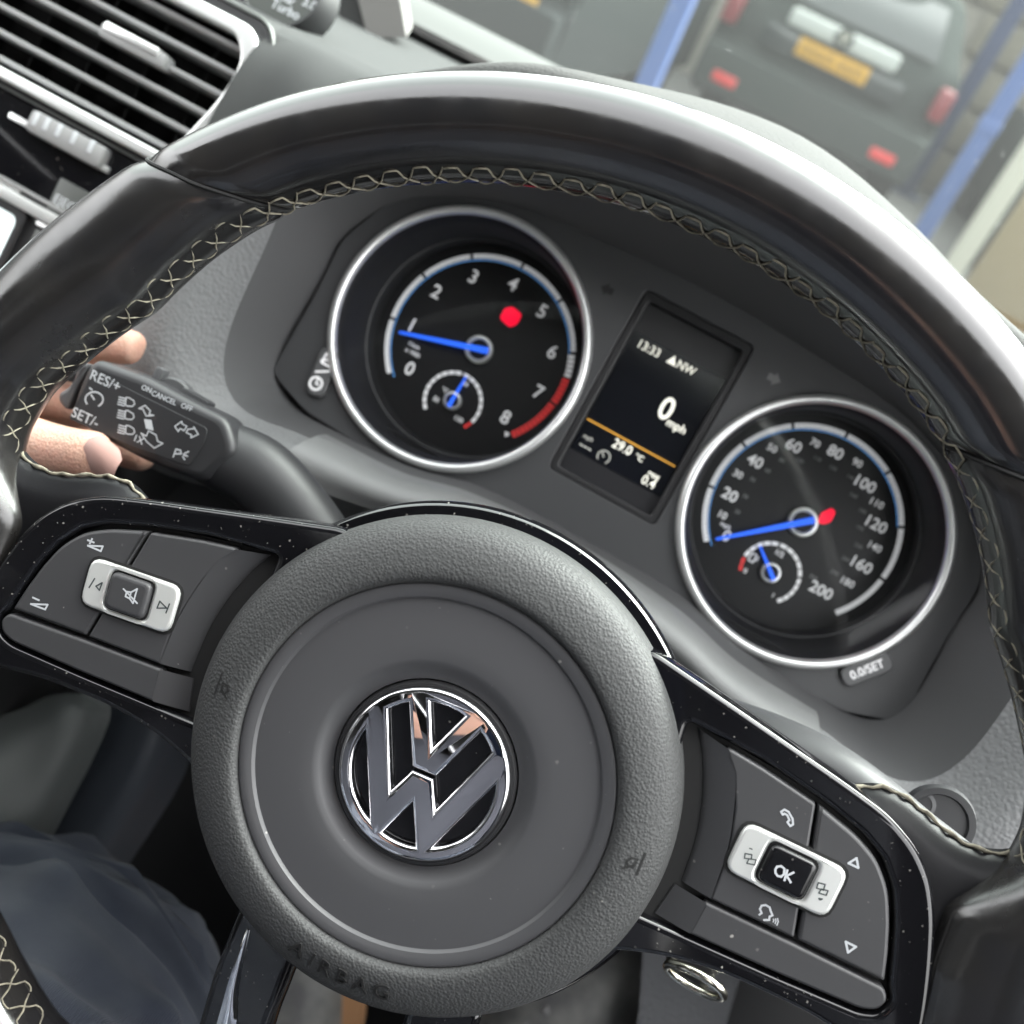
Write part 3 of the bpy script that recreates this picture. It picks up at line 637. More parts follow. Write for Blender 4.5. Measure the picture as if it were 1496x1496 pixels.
# buttons under the dials
BTN = mat('cluster_button', (.085, .086, .088), .4)
b1 = mk('clock_button', *(lambda q: (FC(q[0]), q[1]))(plate([rrect(-127, -39.5, 8.5, 21, 4, 8)], -2, 1.4, .8)), BTN, clu)
b2 = mk('reset_button', *(lambda q: (FC(q[0]), q[1]))(plate([rrect(124.5, -38.2, 21, 8.5, 4, 52)], -2, 1.4, .8)), BTN, clu)
mk('button_print', *(lambda q: (FC(q[0]), q[1]))(text('0.0/SET', 4.8, 124.5, -38.2, 52, 1.45, .02, .1, sx=.95)), DIALW, b2, smooth=0)
q = np.array([-127, -39.5])
mk('button_print', *(lambda q_: (FC(q_[0]), q_[1]))(join([ribbon([q + (-2.0, 3.4), q + (2.2, 3.4), q + (2.2, 7.4), q + (-2.0, 7.4)], .9, 1.45, True), ribbon([q + (-2.6, 4), q + (2.2, 7)], .8, 1.46), ribbon([q + (-2.4, -1.2), q + (2.4, 1.6)], .8, 1.45), arc_line(q + (0, -5.4), 2.6, .9, 0, 360, 1.5, 24), ribbon([q + (0, -5.4), q + (0, -3.6)], .7, 1.47), ribbon([q + (0, -5.4), q + (1.2, -5.4)], .7, 1.48)])), DIALW, b1, smooth=0)

# ================================================================== STEERING WHEEL
whl = thing('steering_wheel', 'black leather steering wheel with cream cross stitching and round airbag cover', 'steering wheel', (0, 0, -30))
A_ = [0, 33, 40, 46, 54, 63, 69, 74, 77.0, 79.5, 82, 88, 95, 100, 104, 108, 112, 120, 135, 146, 160, 170, 180]
RI = [155.6, 155.3, 154.0, 151.5, 147.2, 149.6, 151.6, 150.6, 148.0, 140, 134, 133, 136, 138.5, 141, 145, 149, 147, 142, 141, 132, 128, 127]
RO = [182.4, 182.4, 182.0, 181.8, 181.6, 181.6, 181.6, 181.6, 181.6, 181.6, 181.6, 181.6, 181.6, 181.6, 181.6, 181.6, 181, 178, 171, 168, 160, 156, 155]
def ri(a): return np.interp(np.abs(a), A_, RI)
def ro(a): return np.interp(np.abs(a), A_, RO)
for nm in ('RI', 'RO'):   # smooth the radius tables
    aa = np.linspace(0, 180, 721); y = np.interp(aa, A_, globals()[nm]); k = np.hanning(13); k /= k.sum()
    y = np.convolve(np.pad(y, 6, mode='edge'), k, 'valid'); globals()[nm + '_s'] = y
def ri(a): return np.interp(np.abs(a), np.linspace(0, 180, 721), RI_s)
def ro(a): return np.interp(np.abs(a), np.linspace(0, 180, 721), RO_s)
def rim_pt(a, phi, grow=0.0):
    """a: degrees clockwise from the top (driver's view), phi: 0 outer, 90 front, 180 inner"""
    i, o = ri(a), ro(a); rc = (i + o) / 2; hw = (o - i) / 2 + grow; hd = 15.0 + grow
    web = np.clip((hw - 18) / 12, 0, 1)
    c, s = np.cos(phi), np.sin(phi); e = .92
    rr = rc + hw * np.sign(c) * np.abs(c) ** e; zz = hd * np.sign(s) * np.abs(s) ** e
    zz = np.where(c < 0, zz * (1 - .45 * web * np.abs(c) ** 1.2), zz)
    t = np.radians(90 - a)
    return np.stack([rr * np.cos(t), rr * np.sin(t), zz], -1)
def rim_seg(a0f, a1f, n, grow=0.0, m=40, endround=True):
    ph = np.linspace(0, 2 * np.pi, m, endpoint=False); V = []
    for k, s in enumerate(np.linspace(0, 1, n)):
        aa = a0f(ph) * (1 - s) + a1f(ph) * s
        g = grow
        if endround:
            L = min(s, 1 - s) * n
            if L < 3: g = grow - 1.1 * (1 - L / 3) ** 2
        V.append(rim_pt(aa, ph, g))
    return np.concatenate(V), [(a, d, c, b) for a, b, c, d in grid_faces(n, m, False, True)]
seam = lambda ph: 41 + 4.5 * np.cos(ph) + 2.0 * np.sin(ph)
low = lambda ph: 118 + 0 * ph
up_ = mk('rim_leather', *(lambda q: (FW(q[0]), q[1]))(rim_seg(lambda p: -seam(p) + .12, lambda p: seam(p) - .12, 120)), RIM, whl, smooth=180)
gr_r = mk('grip_leather', *(lambda q: (FW(q[0]), q[1]))(rim_seg(lambda p: seam(p) + .12, low, 110, .35)), GRIP, whl, smooth=180)
gr_l = mk('grip_leather', *(lambda q: (FW(q[0]), q[1]))(rim_seg(lambda p: -low(p), lambda p: -seam(p) - .12, 110, .35)), GRIP, whl, smooth=180)
mk('lower_rim_leather', *(lambda q: (FW(q[0]), q[1]))(rim_seg(lambda p: low(p) + .2, lambda p: 360 - low(p) - .2, 120)) if False else (lambda q: (FW(q[0]), q[1]))((lambda n, m: (np.concatenate([rim_pt(np.where(np.linspace(118.2, 241.8, n)[k] > 180, np.linspace(118.2, 241.8, n)[k] - 360, np.linspace(118.2, 241.8, n)[k]) + 0 * np.linspace(0, 2 * np.pi, m, endpoint=False), np.linspace(0, 2 * np.pi, m, endpoint=False)) for k in range(n)]), [(a, d, c, b) for a, b, c, d in grid_faces(n, m, False, True)]))(90, 36)), RIM, whl, smooth=180)
for sgn in (-1, 1):     # dark seam thread line between the leather pieces
    ph = np.linspace(0, 2 * np.pi, 48, endpoint=False); P = rim_pt(sgn * seam(ph), ph, -.7); V, F = tube(np.concatenate([P, P[:1]]), .55, 6, False); mk('seam', FW(V), F, GAP, whl)
# cross stitching along the inner edge: every cross is its own piece
def stitch(a, da, par):
    def sp(s, t, lift=.25):
        ph = R_(186 - t * 8.2); return rim_pt(np.array(a + (s - .5) * da), np.array(ph), lift)
    parts = []
    def thr(pts, r=.27):
        P = [sp(*p, lift=.05 + .35 * math.sin(math.pi * min(max(i / (len(pts) - 1), 0), 1))) for i, p in enumerate(pts)]; parts.append(tube(np.array(P), r, 5))
    j = lambda: rng.normal(0, .12)
    t0, t1 = .3 + j() * 1.6, 3.6 + j() * 1.8
    thr([(0.02, t1), (.15, t1 + .25), (.3, t1 + .3), (.48, t1 + .1)])
    thr([(0.02, t0), (.15, t0 - .2), (.3, t0 - .2), (.48, t0)])
    thr([(.48, t1 + .1), (.62, t1 * .66), (.85, t1 * .3 + .3), (1.0, t0)])
    thr([(.48, t0), (.62, t1 * .3 + .3), (.85, t1 * .66), (1.0, t1)])
    mk('stitch', *(lambda q: (FW(q[0]), q[1]))(join(parts)), THREAD, par, smooth=60)
PITCH = 3.05
for k in range(-13, 14): stitch(k * PITCH * .96, PITCH * .96, up_)
for sgn, par in ((-1, gr_l), (1, gr_r)):
    a = 41.2
    while a < 75.5: stitch(sgn * a, PITCH, par); a += PITCH
    a = 119
    for k in range(10): stitch(sgn * (a + k * PITCH), PITCH, par)
# stitched leather edge running on to the spokes
for sgn, par in ((-1, gr_l), (1, gr_r)):
    pth = [(150.5, 41), (146, 35.5), (139, 33), (131, 33.6), (124, 36.0), (117, 38.2), (110.5, 38.4), (104, 35.6)]
    P = crom(np.array([(x * 1.0, y, -5.5 + .5 * i * 0) for i, (x, y) in enumerate(pth)]), 6)
    W = crom(np.array([(9, 8.5), (9, 8), (9, 7.5), (8, 7.5), (6, 6.5), (5, 5), (3.5, 4), (1.5, 2)]), 6)
    # soft leather web under the edge
    G = [[(p[0], p[1], -8), (p[0] - .2, p[1] - .4, -4.5), (p[0] - .4, p[1] - 2.6, -1.0), (p[0] - .8, p[1] - 8, 2.2), (p[0] - 1.2, p[1] - 22, 2.6)] for p in P[:: 3]]
    V, F = patch(G, 2, 4); V = V if sgn > 0 else mir(V); mk('spoke_leather', FW(V), F, SPOKEL, whl, smooth=180)
    Pz = np.array([(p[0], p[1] + .15 + .25 * math.sin(i * 1.1), -4.6 + .5 * math.sin(i * 1.7)) for i, p in enumerate(P)])
    V, F = tube(Pz, [.5 + .12 * math.sin(i * 1.1) for i in range(len(Pz))], 6); V = V if sgn > 0 else mir(V); mk('edge_thread', FW(V), F, THREAD, par, smooth=60)

# gloss spoke trims with button pads
TRIM = [(40, 52), (66, 46), (99, 38.2), (111.5, 34.8), (120.5, 29.8), (126.6, 23.5), (131, 15), (135, 3), (138.4, -10), (140.6, -24), (131, -23.5), (121, -21.4), (111, -19.8), (90, -19.2), (75, -21), (62, -25), (40, -36)]
def arcp(r, a0, a1, n=8): return [(r * math.cos(R_(a)), r * math.sin(R_(a))) for a in np.linspace(a0, a1, n)]
up_out = [(94.9, 30.6), (106, 27.0), (112.6, 23.4), (117.6, 17.6), (121, 10), (123.6, 2), (125.2, -4.3), (102.3, -3.2)]
up_in = [(64.5, 36.4), (78, 34.4), (94.0, 30.9), (101.4, -3.15), (79.0, -2.3)] + arcp(79.0, 3, 23, 6)[0:] 
LOWS = [(78.2, -3.5), (102, -4.5), (126, -5.9), (127.6, -8.6), (126.2, -11.7), (122.5, -13.1), (100, -13.2), (77.2, -12.8)]
for sgn in (-1, 1):
    side = 'left' if sgn < 0 else 'right'
    def put(nm, q, m, par, smooth=40):
        V, F = q; V = np.array(V, float)
        if sgn < 0: V = mir(V); F = mirF(F)
        return mk(nm, FW(V), F, m, par, smooth=smooth)
    put('spoke_core', plate([rnd([(x * .985 + .4, y * .96) for x, y in TRIM], 4)], -16, -2, 2), BLACK, whl)
    tr = put('spoke_trim', plate([rnd(TRIM, 6, 6), rnd([(58, 37.6), (78, 35.6), (95.4, 31.6), (107, 27.9), (113.5, 24.2), (118.6, 18), (122, 10.3), (124.6, 2), (126.4, -4.5), (128.6, -8.6), (126.8, -12.9), (122.7, -14.2), (100, -14.3), (62, -13.8)], 1.5)], -4, 6.4, 1.8, 4), GLOSS, whl)
    put('pad_well', plate([rnd([(56, 38.5), (95.6, 32), (108, 28), (119, 18.3), (126.8, -4.5), (129, -8.6), (123, -14.6), (58, -14.4)], 1)], -2, 3.2), GAP, tr)
    pi = put('inner_pad', plate([rnd([(68.5, 35.6), (79, 33.9), (94.0, 30.6), (101.4, -3.1), (79.0, -2.3), (79, 6), (78.2, 14), (76.2, 22), (73, 30)], [2.5, 0, .6, .6, .6, 0, 0, 0, 0])], 3, 6.9, .7, 2), PAD, tr)
    po = put('outer_pad', plate([rnd(up_out, [.6, 3, 3, 3, 3, 3, .8, .6])], 3, 6.9, 1.0, 2), PAD, tr)
    ls = put('lower_pad', plate([rnd(LOWS, [.5, 0, 2.0, 2.0, 2.0, 2, 0, .5])], 3, 6.8, .8, 2), PAD, tr)
    # sloping inner edge next to the airbag cover
    G = []
    for a, zt_ in ((30.6, 0), (24, 0), (16, 0), (8, 0), (-1.6, 0)):
        e = np.array([71.6 * math.cos(R_(a)), 71.6 * math.sin(R_(a)), 3.6]); f_ = np.array([79.2 * math.cos(R_(a * .96)), 79.2 * math.sin(R_(a * .96)), 6.85])
        if a > 29: e = np.array([61.2, 36.6, 3.6]); f_ = np.array([69.5, 35.2, 6.85])
        G.append([e + (0, 0, -2), e, .5 * (e + f_) + (0, 0, .2), f_])
    put('pad_edge', patch(G, 4, 3), PAD, pi)
    e0, e1 = np.array([70.2, -3.4, 3.6]), np.array([68.2, -12.6, 3.6]); f0, f1 = np.array([78.6, -3.6, 6.75]), np.array([77.6, -12.7, 6.75])
    put('pad_edge', patch([[e0 + (0, 0, -2), e0, f0], [e1 + (0, 0, -2), e1, f1]], 2, 2), PAD, ls)
    rot = -3.4
    put('rocker_gap', plate([rrect(93.2, 12.5, 29.0, 15.2, 4.0, rot)], 5, 7.0), GAP, tr, 0)
    ro_ = put('rocker_switch', plate([rrect(93.2, 12.5, 27.4, 13.6, 3.4, rot), rrect(93.4, 12.5, 13.4, 11.6, 2.4, rot)], 5, 8.2, .9, 3), SATIN, tr)
    put('rocker_floor', plate([rrect(93.2, 12.5, 25.0, 11.4, 2.6, rot)], 5.2, 7.6), SATIN, ro_, 0)
    put('centre_gap', plate([rrect(93.4, 12.5, 13.2, 11.2, 2.2, rot)], 6, 7.75), GAP, ro_, 0)
    cb = put('centre_button', plate([rrect(93.4, 12.5, 12.2, 10.4, 2.2, rot)], 6, 9.4, 1.3, 3), BLKGL if sgn > 0 else PAD, ro_)
    # printed symbols, traced where they stand
    PZ = 6.92; CZ_ = 9.42
    if sgn < 0:
        zz = lambda x, y: (x * .2005, 740 + y * .2005)
        def ic(par, strokes, z, m=WHITE, w=.5):
            mk('symbol', *(lambda q: (FW(q[0]), q[1]))(join([ribbon([WP(*zz(*p), z) for p in st], w, z, cl) for st, cl in strokes])), m, par, smooth=0)
        ic(po, [([(640, 245), (685, 262)], 0), ([(655, 270), (672, 235)], 0), ([(640, 285), (750, 290), (735, 325)], 1)], PZ)
        ic(po, [([(240, 663), (285, 683)], 0), ([(225, 710), (348, 715), (330, 750)], 1)], PZ)
        ic(ro_, [([(690, 525), (650, 590)], 0), ([(700, 580), (745, 555), (725, 610)], 1)], 8.22, DARKP, .4)
        ic(ro_, [([(1235, 710), (1210, 775)], 0), ([(1165, 690), (1145, 740), (1215, 740)], 1)], 8.22, DARKP, .4)
        ic(cb, [([(925, 620), (955, 625), (1000, 600), (970, 705), (945, 670), (915, 655)], 1), ([(900, 600), (1000, 705)], 0), ([(955, 625), (945, 670)], 0)], CZ_, WHITE, .45)
    else:
        zz = lambda x, y: (1050 + x * .16711, 1160 + y * .16711)
        def ic(par, strokes, z, m=WHITE, w=.5):
            mk('symbol', *(lambda q: (FW(q[0]), q[1]))(join([ribbon([WP(*zz(*p), z) for p in st], w, z, cl) for st, cl in strokes])), m, par, smooth=0)
        ic(pi, [([(545, 155), (575, 135), (610, 155), (645, 215), (650, 265), (625, 280), (600, 245), (618, 228), (600, 185), (575, 170), (560, 180)], 1)], PZ)
        ic(pi, [([(355, 1055), (375, 1040), (360, 1005), (375, 975), (410, 970), (445, 990), (455, 1025), (470, 1060), (445, 1070), (440, 1100), (395, 1100)], 0)], PZ)
        ic(pi, [([(478, 1092), (482, 1105), (476, 1118)], 0), ([(496, 1090), (501, 1110), (493, 1132)], 0), ([(514, 1088), (520, 1115), (508, 1147)], 0)], PZ, w=.28)
        ic(po, [([(1205, 560), (1135, 605), (1220, 645)], 1)], PZ, w=.55)
        ic(po, [([(1110, 1290), (1200, 1335), (1130, 1385)], 1)], PZ, w=.55)
        ic(cb, [([(495, 660), (510, 635), (545, 630), (575, 655), (570, 700), (545, 722), (515, 715), (497, 690)], 1), ([(600, 665), (575, 755)], 0), ([(655, 685), (595, 715), (630, 772)], 0)], CZ_, WHITE, .55)
        ic(ro_, [([(232, 520), (290, 530), (285, 570), (225, 560)], 1), ([(265, 565), (325, 575), (315, 620), (245, 605)], 1), ([(270, 475), (292, 482)], 0)], 8.22, DARKP, .3)
        ic(ro_, [([(870, 775), (930, 790), (915, 840), (855, 822)], 1), ([(895, 830), (955, 845), (940, 885), (875, 865)], 1), ([(875, 912), (905, 918), (885, 925)], 1)], 8.22, DARKP, .35)
    # lower spoke leg
    lg = put('lower_spoke', plate([rnd([(17.0, -60), (36.5, -58), (37.4, -80), (36.2, -100), (34.0, -150), (14.5, -150), (17.6, -88)], 3)], -12, 1, 2.2), GLOSS, whl)
    put('chrome_insert', patch([[(32.4, -64, 1.15), (31.9, -64.3, 1.5), (31.4, -64, 1.15)], [(32.2, -80, 1.15), (30.6, -80, 1.9), (29.0, -80, 1.15)], [(31.0, -98, 1.15), (28, -98, 2.0), (25.0, -98, 1.15)], [(29.5, -148, 1.15), (27, -148, 2.0), (24.0, -148, 1.15)]], 5, 3), CHROME, lg)
# back of the hub: gloss collar seen round the airbag cover
V, F = lathe([(40, -30), (64, -28), (69, -20), (70.5, -6), (70.3, -2.5), (69.2, -1.2), (66, -1)], (0, 0), 128); mk('hub_collar', FW(V), F, GLOSS, whl)
# airbag cover
air = mk('airbag_cover', *(lambda q: (FW(q[0]), q[1]))(lathe([(62, -24), (66.4, -14), (66.9, -2), (66.7, 3.2), (65.9, 7.2), (64.2, 10.4), (61.2, 12.7), (57.6, 14.1), (54.2, 14.8), (52.0, 14.9), (51.0, 14.5), (50.45, 13.7), (50.2, 12.9), (49.8, 12.5)], (0, 0), 160)), HUBL, whl, smooth=180)
mk('dish', *(lambda q: (FW(q[0]), q[1]))(lathe([(50.2, 11.5), (50.0, 12.4), (49.6, 12.95), (48.9, 13.2), (47.2, 12.9), (46.3, 12.6), (45.9, 12.0), (45.6, 11.75), (45.0, 11.75), (40, 12.1), (34, 12.2), (30.2, 12.15), (29.2, 11.9), (28.2, 11.2), (26.6, 10.2), (25.4, 9.8), (24.7, 9.7), (24.45, 9.2), (24.4, 6)], (0, 0), 160)), DISH, air, smooth=32)
# AIRBAG lettering and horn marks, raised from the grain; letters coloured black for their shadow
parts = []
for ch, a in zip('AIRBAG', (-104.6, -99.9, -96.0, -91.0, -85.6, -79.8)):
    a2 = a - 0.2; r = 57.6; V, F = text(ch, 6.4, 0, 0, 0, 0, .45, .02)
    c, s_ = math.cos(R_(a2 + 90)), math.sin(R_(a2 + 90))
    X = V[:, 0] * c - V[:, 1] * s_ + r * math.cos(R_(a2)); Y = V[:, 0] * s_ + V[:, 1] * c + r * math.sin(R_(a2))
    rr = np.hypot(X, Y); zs = np.interp(rr, [50, 54.2, 57.6, 61.2, 64.2], [14.7, 14.8, 14.1, 12.7, 10.4])
    parts.append((np.stack([X, Y, V[:, 2] + zs + .05], 1), F))
mk('raised_lettering', FW(join(parts)[0]), join(parts)[1], GAP, air, smooth=30)
for sgn in (-1, 1):
    c0 = np.array([sgn * 57.6, 1.5]); zs = 14.15
    P = [[(0, 3.0), (0, -3.0)], [(-1.2, .9), (-2.8, .9), (-3.6, -.3), (-2.8, -1.5), (-1.6, -1.3), (-1.4, .2)], [(-4.0, -2.4), (-1.4, -.6)]]
    q = [ribbon([(c0[0] + sgn * 1.6 + sgn * x, c0[1] + y) for x, y in st], .5, zs - .1, False, .35) for st in P]
    Vh, Fh = join(q); Vh[:, 2] = np.interp(np.hypot(Vh[:, 0], Vh[:, 1]), [50, 54.2, 57.6, 61.2, 64.2], [14.7, 14.8, 14.1, 12.7, 10.4]) + .22
    mk('horn_mark', FW(Vh), Fh, GAP, air, smooth=0)
# emblem
emb = mk('emblem', *(lambda q: (FW(q[0]), q[1]))(lathe([(24.3, 8.0), (24.2, 10.4), (23.7, 11.2), (23.0, 11.3), (22.4, 10.6), (22.2, 9.0)], (0, 0), 96)), BLACK, air)
mk('emblem_base', *(lambda q: (FW(q[0]), q[1]))(disc((0, 0), 23, 9.6, 64)), BLKGL, emb, smooth=0)
def harc(r, a0, a1, n=14): return [(r * math.cos(R_(a)), r * math.sin(R_(a))) for a in np.linspace(a0, a1, n)]
RH = 19.0
def on_r(x, sy=1): return (x, sy * math.sqrt(RH * RH - x * x))
top = harc(RH, math.degrees(math.atan2(18.45, 4.6)), math.degrees(math.atan2(18.45, -4.6))); h1 = [(0, 7.7)] + top
aL0 = math.degrees(math.atan2(15.9, -10.0)); aL1 = math.degrees(math.atan2(12.4, -14.4))
h2 = [(-3.35, 1.2)] + harc(RH, aL0, aL1, 6) + [(-6.35, -7.1), (-3.0, .35), (3.0, .35), (6.35, -7.1)] + harc(RH, 180 - aL1, 180 - aL0, 6) + [(3.35, 1.2)]
aC0 = math.degrees(math.atan2(5.0, -18.3)); aC1 = math.degrees(math.atan2(-16.8, -8.9))
h3 = harc(RH, aC0, aC1 % 360, 24); h4 = [(-x, y) for x, y in h3][::-1]
h5 = [(0, -7.5)] + harc(RH, 270 - 14.3, 270 + 14.3, 12)
V, F = plate([circ((0, 0), 22.6, 128), np.array(h1[::-1]), np.array(h2[::-1]), np.array(h3[::-1]), np.array(h4[::-1]), np.array(h5[::-1])], 8.6, 11.9, .0)
V, F = plate([circ((0, 0), 22.8, 128), np.array(h1), np.array(h2), np.array(h3), np.array(h4), np.array(h5)], 8.8, 12.2, 1.25, 4)
rr = np.hypot(V[:, 0], V[:, 1]); V[:, 2] += np.where(V[:, 2] > 10, 1.0 - (rr / 22.8) ** 2 * 1.0, 0)
mk('emblem_letters', FW(V), F, CHROME, emb, smooth=35)

# ================================================================== STALKS
stk = thing('indicator_stalk', 'black indicator stalk with white light and cruise symbols held by fingers', 'stalk', tuple(S(450, 760, -80)))
ZS = -60
hp = [S(*p, ZS)[:2] for p in [(140, 524), (214, 551), (275, 584), (331, 611), (345, 660), (297, 706), (245, 689), (197, 667), (135, 633), (100, 607), (112, 565), (126, 534)]]
V, F = plate([rnd(hp, 4, 5)], ZS - 16, ZS, 3.2, 4); hd = mk('stalk_head', V, F, STALK, stk, smooth=60)
fp = [S(*p, ZS)[:2] for p in [(136, 542), (304, 626), (300, 645), (277, 681), (200, 655), (101, 612)]]
V, F = plate([rnd(fp, 1.5, 4)], ZS - 1, ZS + .35, .15); mk('print_panel', V, F, STALK, hd, smooth=30)
ec = [S(*p, ZS - 2)[:2] for p in [(113, 531), (135, 531), (112, 566), (98, 600), (86, 586), (87, 574), (101, 566), (111, 552)]]
V, F = plate([rnd(ec, 1.5, 4)], ZS - 14, ZS - 1, 1.5); mk('end_rocker', V, F, STALK2, stk, smooth=60)
cen = [S(*p, z) for p, z in [((282, 649), -69), ((330, 668), -71), ((372, 688), -73), ((408, 722), -76), ((440, 765), -80), ((475, 820), -86), ((520, 890), -92)]]
V, F = tube(crom(cen, 5), np.interp(np.linspace(0, 6, 31), [0, 1, 2, 3, 4, 5, 6], [10.5, 12.6, 13.2, 13.4, 13.8, 14.5, 15]), 28, True, .8); mk('stalk_arm', V, F, STALK, stk, smooth=180)
V, F = lathe([(0, -3), (8.5, -3), (8.8, -2), (8.8, 1.5), (8.2, 2.4), (0, 2.6)], (0, 0), 40); kc = S(250, 588, -72); mk('slider_wheel', V + kc, F, STALK2, stk)
kp = S(234, 548, -71); mk('slider_nub', *(lambda q: (q[0] + kp, q[1]))(box(-1.6, 1.6, -4, 2.6, -3, 2.5, 1.0)), STALK2, stk)
kp = S(290, 588, -71); mk('slider_stop', *(lambda q: (q[0] + kp, q[1]))(box(-7, 5, -3.5, 2.4, -3.5, 3, 1.4)), STALK, stk)
zz = lambda x, y: S(80 + x * .16711, 490 + y * .16711, ZS + .4)
def st_ic(strokes, w=.42, nm='symbol'): mk(nm, *join([ribbon([zz(*p) for p in st], w, ZS + .36, cl) for st, cl in strokes]), WHITE, hd, smooth=0)
for y0, x0 in ((580, 545), (695, 540), (825, 545)):
    lamp = [(x0 + 75 + 5, y0 - 38), (x0 + 105, y0 - 35), (x0 + 145, y0 - 10), (x0 + 153, y0 + 20), (x0 + 135, y0 + 40), (x0 + 95, y0 + 38), (x0 + 72, y0 + 28)]
    st_ic([(lamp, 1)] + [([(x0 + 5 + 4 * k, y0 + 15 - 21 * k + 6), (x0 + 62 + 3 * k, y0 + 30 - 21 * k + 6)], 0) for k in range(4)])
st_ic([([(735, 640), (790, 612), (835, 660), (825, 690), (865, 700)], 0), ([(735, 640), (770, 645), (800, 705), (865, 700)], 0)])
V, F = plate([np.array([zz(*p)[:2] for p in [(780, 730), (845, 740), (862, 832), (797, 815)]])], ZS + .3, ZS + .42); mk('symbol', V, F, WHITE, hd, smooth=0)
st_ic([([(755, 855), (800, 880), (820, 835), (885, 870), (900, 925), (945, 945), (870, 985), (805, 930)], 1)])
st_ic([([(1050, 795), (1110, 752), (1115, 775), (1155, 795), (1130, 832), (1095, 815), (1080, 840)], 1), ([(1165, 820), (1225, 815), (1215, 800), (1255, 865), (1190, 895), (1195, 870), (1150, 850)], 1)])
st_ic([([(1060, 995), (1035, 1062)], 0), ([(1060, 995), (1100, 1005), (1105, 1035), (1050, 1035)], 0), ([(1130, 1035), (1170, 1015)], 0), ([(1125, 1045), (1160, 1055)], 0), ([(1120, 1060), (1135, 1085)], 0)], .5)
t = np.linspace(R_(215), R_(-60), 16)
st_ic([([(345 + 78 * math.cos(a + .0), 560 - 66 * math.sin(a)) for a in t], 0), ([(345, 560), (318, 520)], 0), ([(305, 460), (325, 475)], 0)], .55)
vx = zz(1496, 1000) - zz(0, 270)
rot = math.degrees(math.atan2(*(zz(550, 450) - zz(330, 350))[1::-1]))
parts = [text('RES/+', 5.0, *zz(440, 400)[:2], rot, ZS + .38, .02, .03), text('SET/-', 5.0, *zz(265, 720)[:2], rot, ZS + .38, .02, .03), text('1X', 3.4, *zz(730, 912)[:2], rot, ZS + .38, .02, .03)]
mk('print', *join(parts), WHITE, hd, smooth=0)
r2 = math.degrees(math.atan2(*(zz(1195, 640) - zz(770, 460))[1::-1]))
parts = []
for s_, p in (('ON', (805, 470)), ('CANCEL', (955, 548)), ('OFF', (1155, 630))): parts.append(text(s_, 2.5, *S(80 + p[0] * .16711, 490 + p[1] * .16711, ZS - .1)[:2], r2, ZS + .05, .02, .04))
mk('print', *join(parts), WHITE, hd, smooth=0)

wp = thing('wiper_stalk', 'grey wiper stalk behind the right spoke with small white marks', 'stalk', tuple(S(1190, 1120, -60)))
cen = [S(*p, z) for p, z in [((1060, 1075), -84), ((1140, 1098), -70), ((1215, 1130), -60), ((1280, 1172), -54), ((1340, 1218), -48), ((1400, 1262), -42), ((1450, 1300), -38)]]
V, F = tube(crom(cen, 5), np.interp(np.linspace(0, 6, 31), [0, 1, 2, 3, 4, 5, 6], [13, 11, 9.4, 8.4, 7.6, 7, 6]), 24); mk('stalk_arm', V, F, STALK2, wp, smooth=180)
rc = S(1368, 1200, -62)
V, F = lathe([(0.1, -1), (8.4, -1), (9.0, -2), (11.2, -2), (11.8, 0), (11.2, 2), (9.2, 2), (8.6, 1), (0.1, 1)], (0, 0), 40); mk('interval_ring', V + rc, F, STALK, wp)
V, F = lathe([(3.4, -1.5), (4.2, -1.5), (4.4, 1), (3.2, 1.2), (3.4, -1.5)], (0, 0), 24); mk('interval_nub', V + S(1345, 1174, -62), F, STALK2, wp)
for i, p in enumerate([(1330, 1199), (1338, 1203), (1346, 1207), (1354, 1211)]):
    c = S(*p, -39); d = np.array([.45, 1.0]) ; d /= np.linalg.norm(d); V, F = ribbon([c[:2] - d * (.7 + .3 * i), c[:2] + d * (.7 + .3 * i)], .8, c[2]); mk('mark', V, F, WHITE, wp, smooth=0)

# ================================================================== AIR VENT, CONSOLE, RADIO
ZV = -158
vent = thing('air_vent', 'chrome framed air vent with horizontal slats left of the steering wheel', 'air vent', (-290, 115, -170))
vo = rnd([(-470, 112), (-238, 112), (-226, 150), (-224, 172), (-232, 183.5), (-470, 183.5)], [2, 6, 10, 10, 9, 2], 6)
vi = rnd([(-466, 117), (-243, 117), (-232.5, 150), (-231, 168), (-238, 177.5), (-466, 177.5)], [2, 5, 9, 9, 8, 2], 6)
V, F = plate([vo, vi], ZV - 8, ZV + 2, 1.2, 3); mk('frame', V, F, BRIGHT, vent)
vo2 = rnd([(-472, 110), (-235, 110), (-222, 150), (-219.5, 174), (-229, 188.5), (-472, 188.5)], [2, 7, 12, 12, 10, 2], 6)
V, F = plate([vo2, vo], ZV - 10, ZV - 1.5, 1.2, 3); mk('outer_rim', V, F, BLACK, vent)
vo3 = rnd([(-474, 109), (-234, 109), (-221, 150), (-218, 174.5), (-228, 190), (-474, 190)], [2, 8, 13, 13, 11, 2], 6)
V, F = plate([vo3, vo2], ZV - 10, ZV - .8, .8, 3); mk('outer_chrome', V, F, RADIO, vent)
V, F = patch([[(x, y, z) for y, z in ((112, ZV - 6), (118, ZV - 40), (148, ZV - 46), (176, ZV - 40), (182, ZV - 6))] for x in (-470, -340, -225)], 3, 3); mk('duct', V, F, GAP, vent)
for k in range(6):
    y = 120.5 + k * 10.6; x1 = -244 + (y - 117) * .31 if y < 150 else -234
    mk('slat', *box(-466, x1, y - 1.2, y + 1.2, ZV - 22, ZV - 3.5, .8), SILV, vent)
for k in range(8):
    x = -455 + k * 28; mk('vane', *box(x - .6, x + .6, 118, 177, ZV - 38, ZV - 24), GAP, vent)
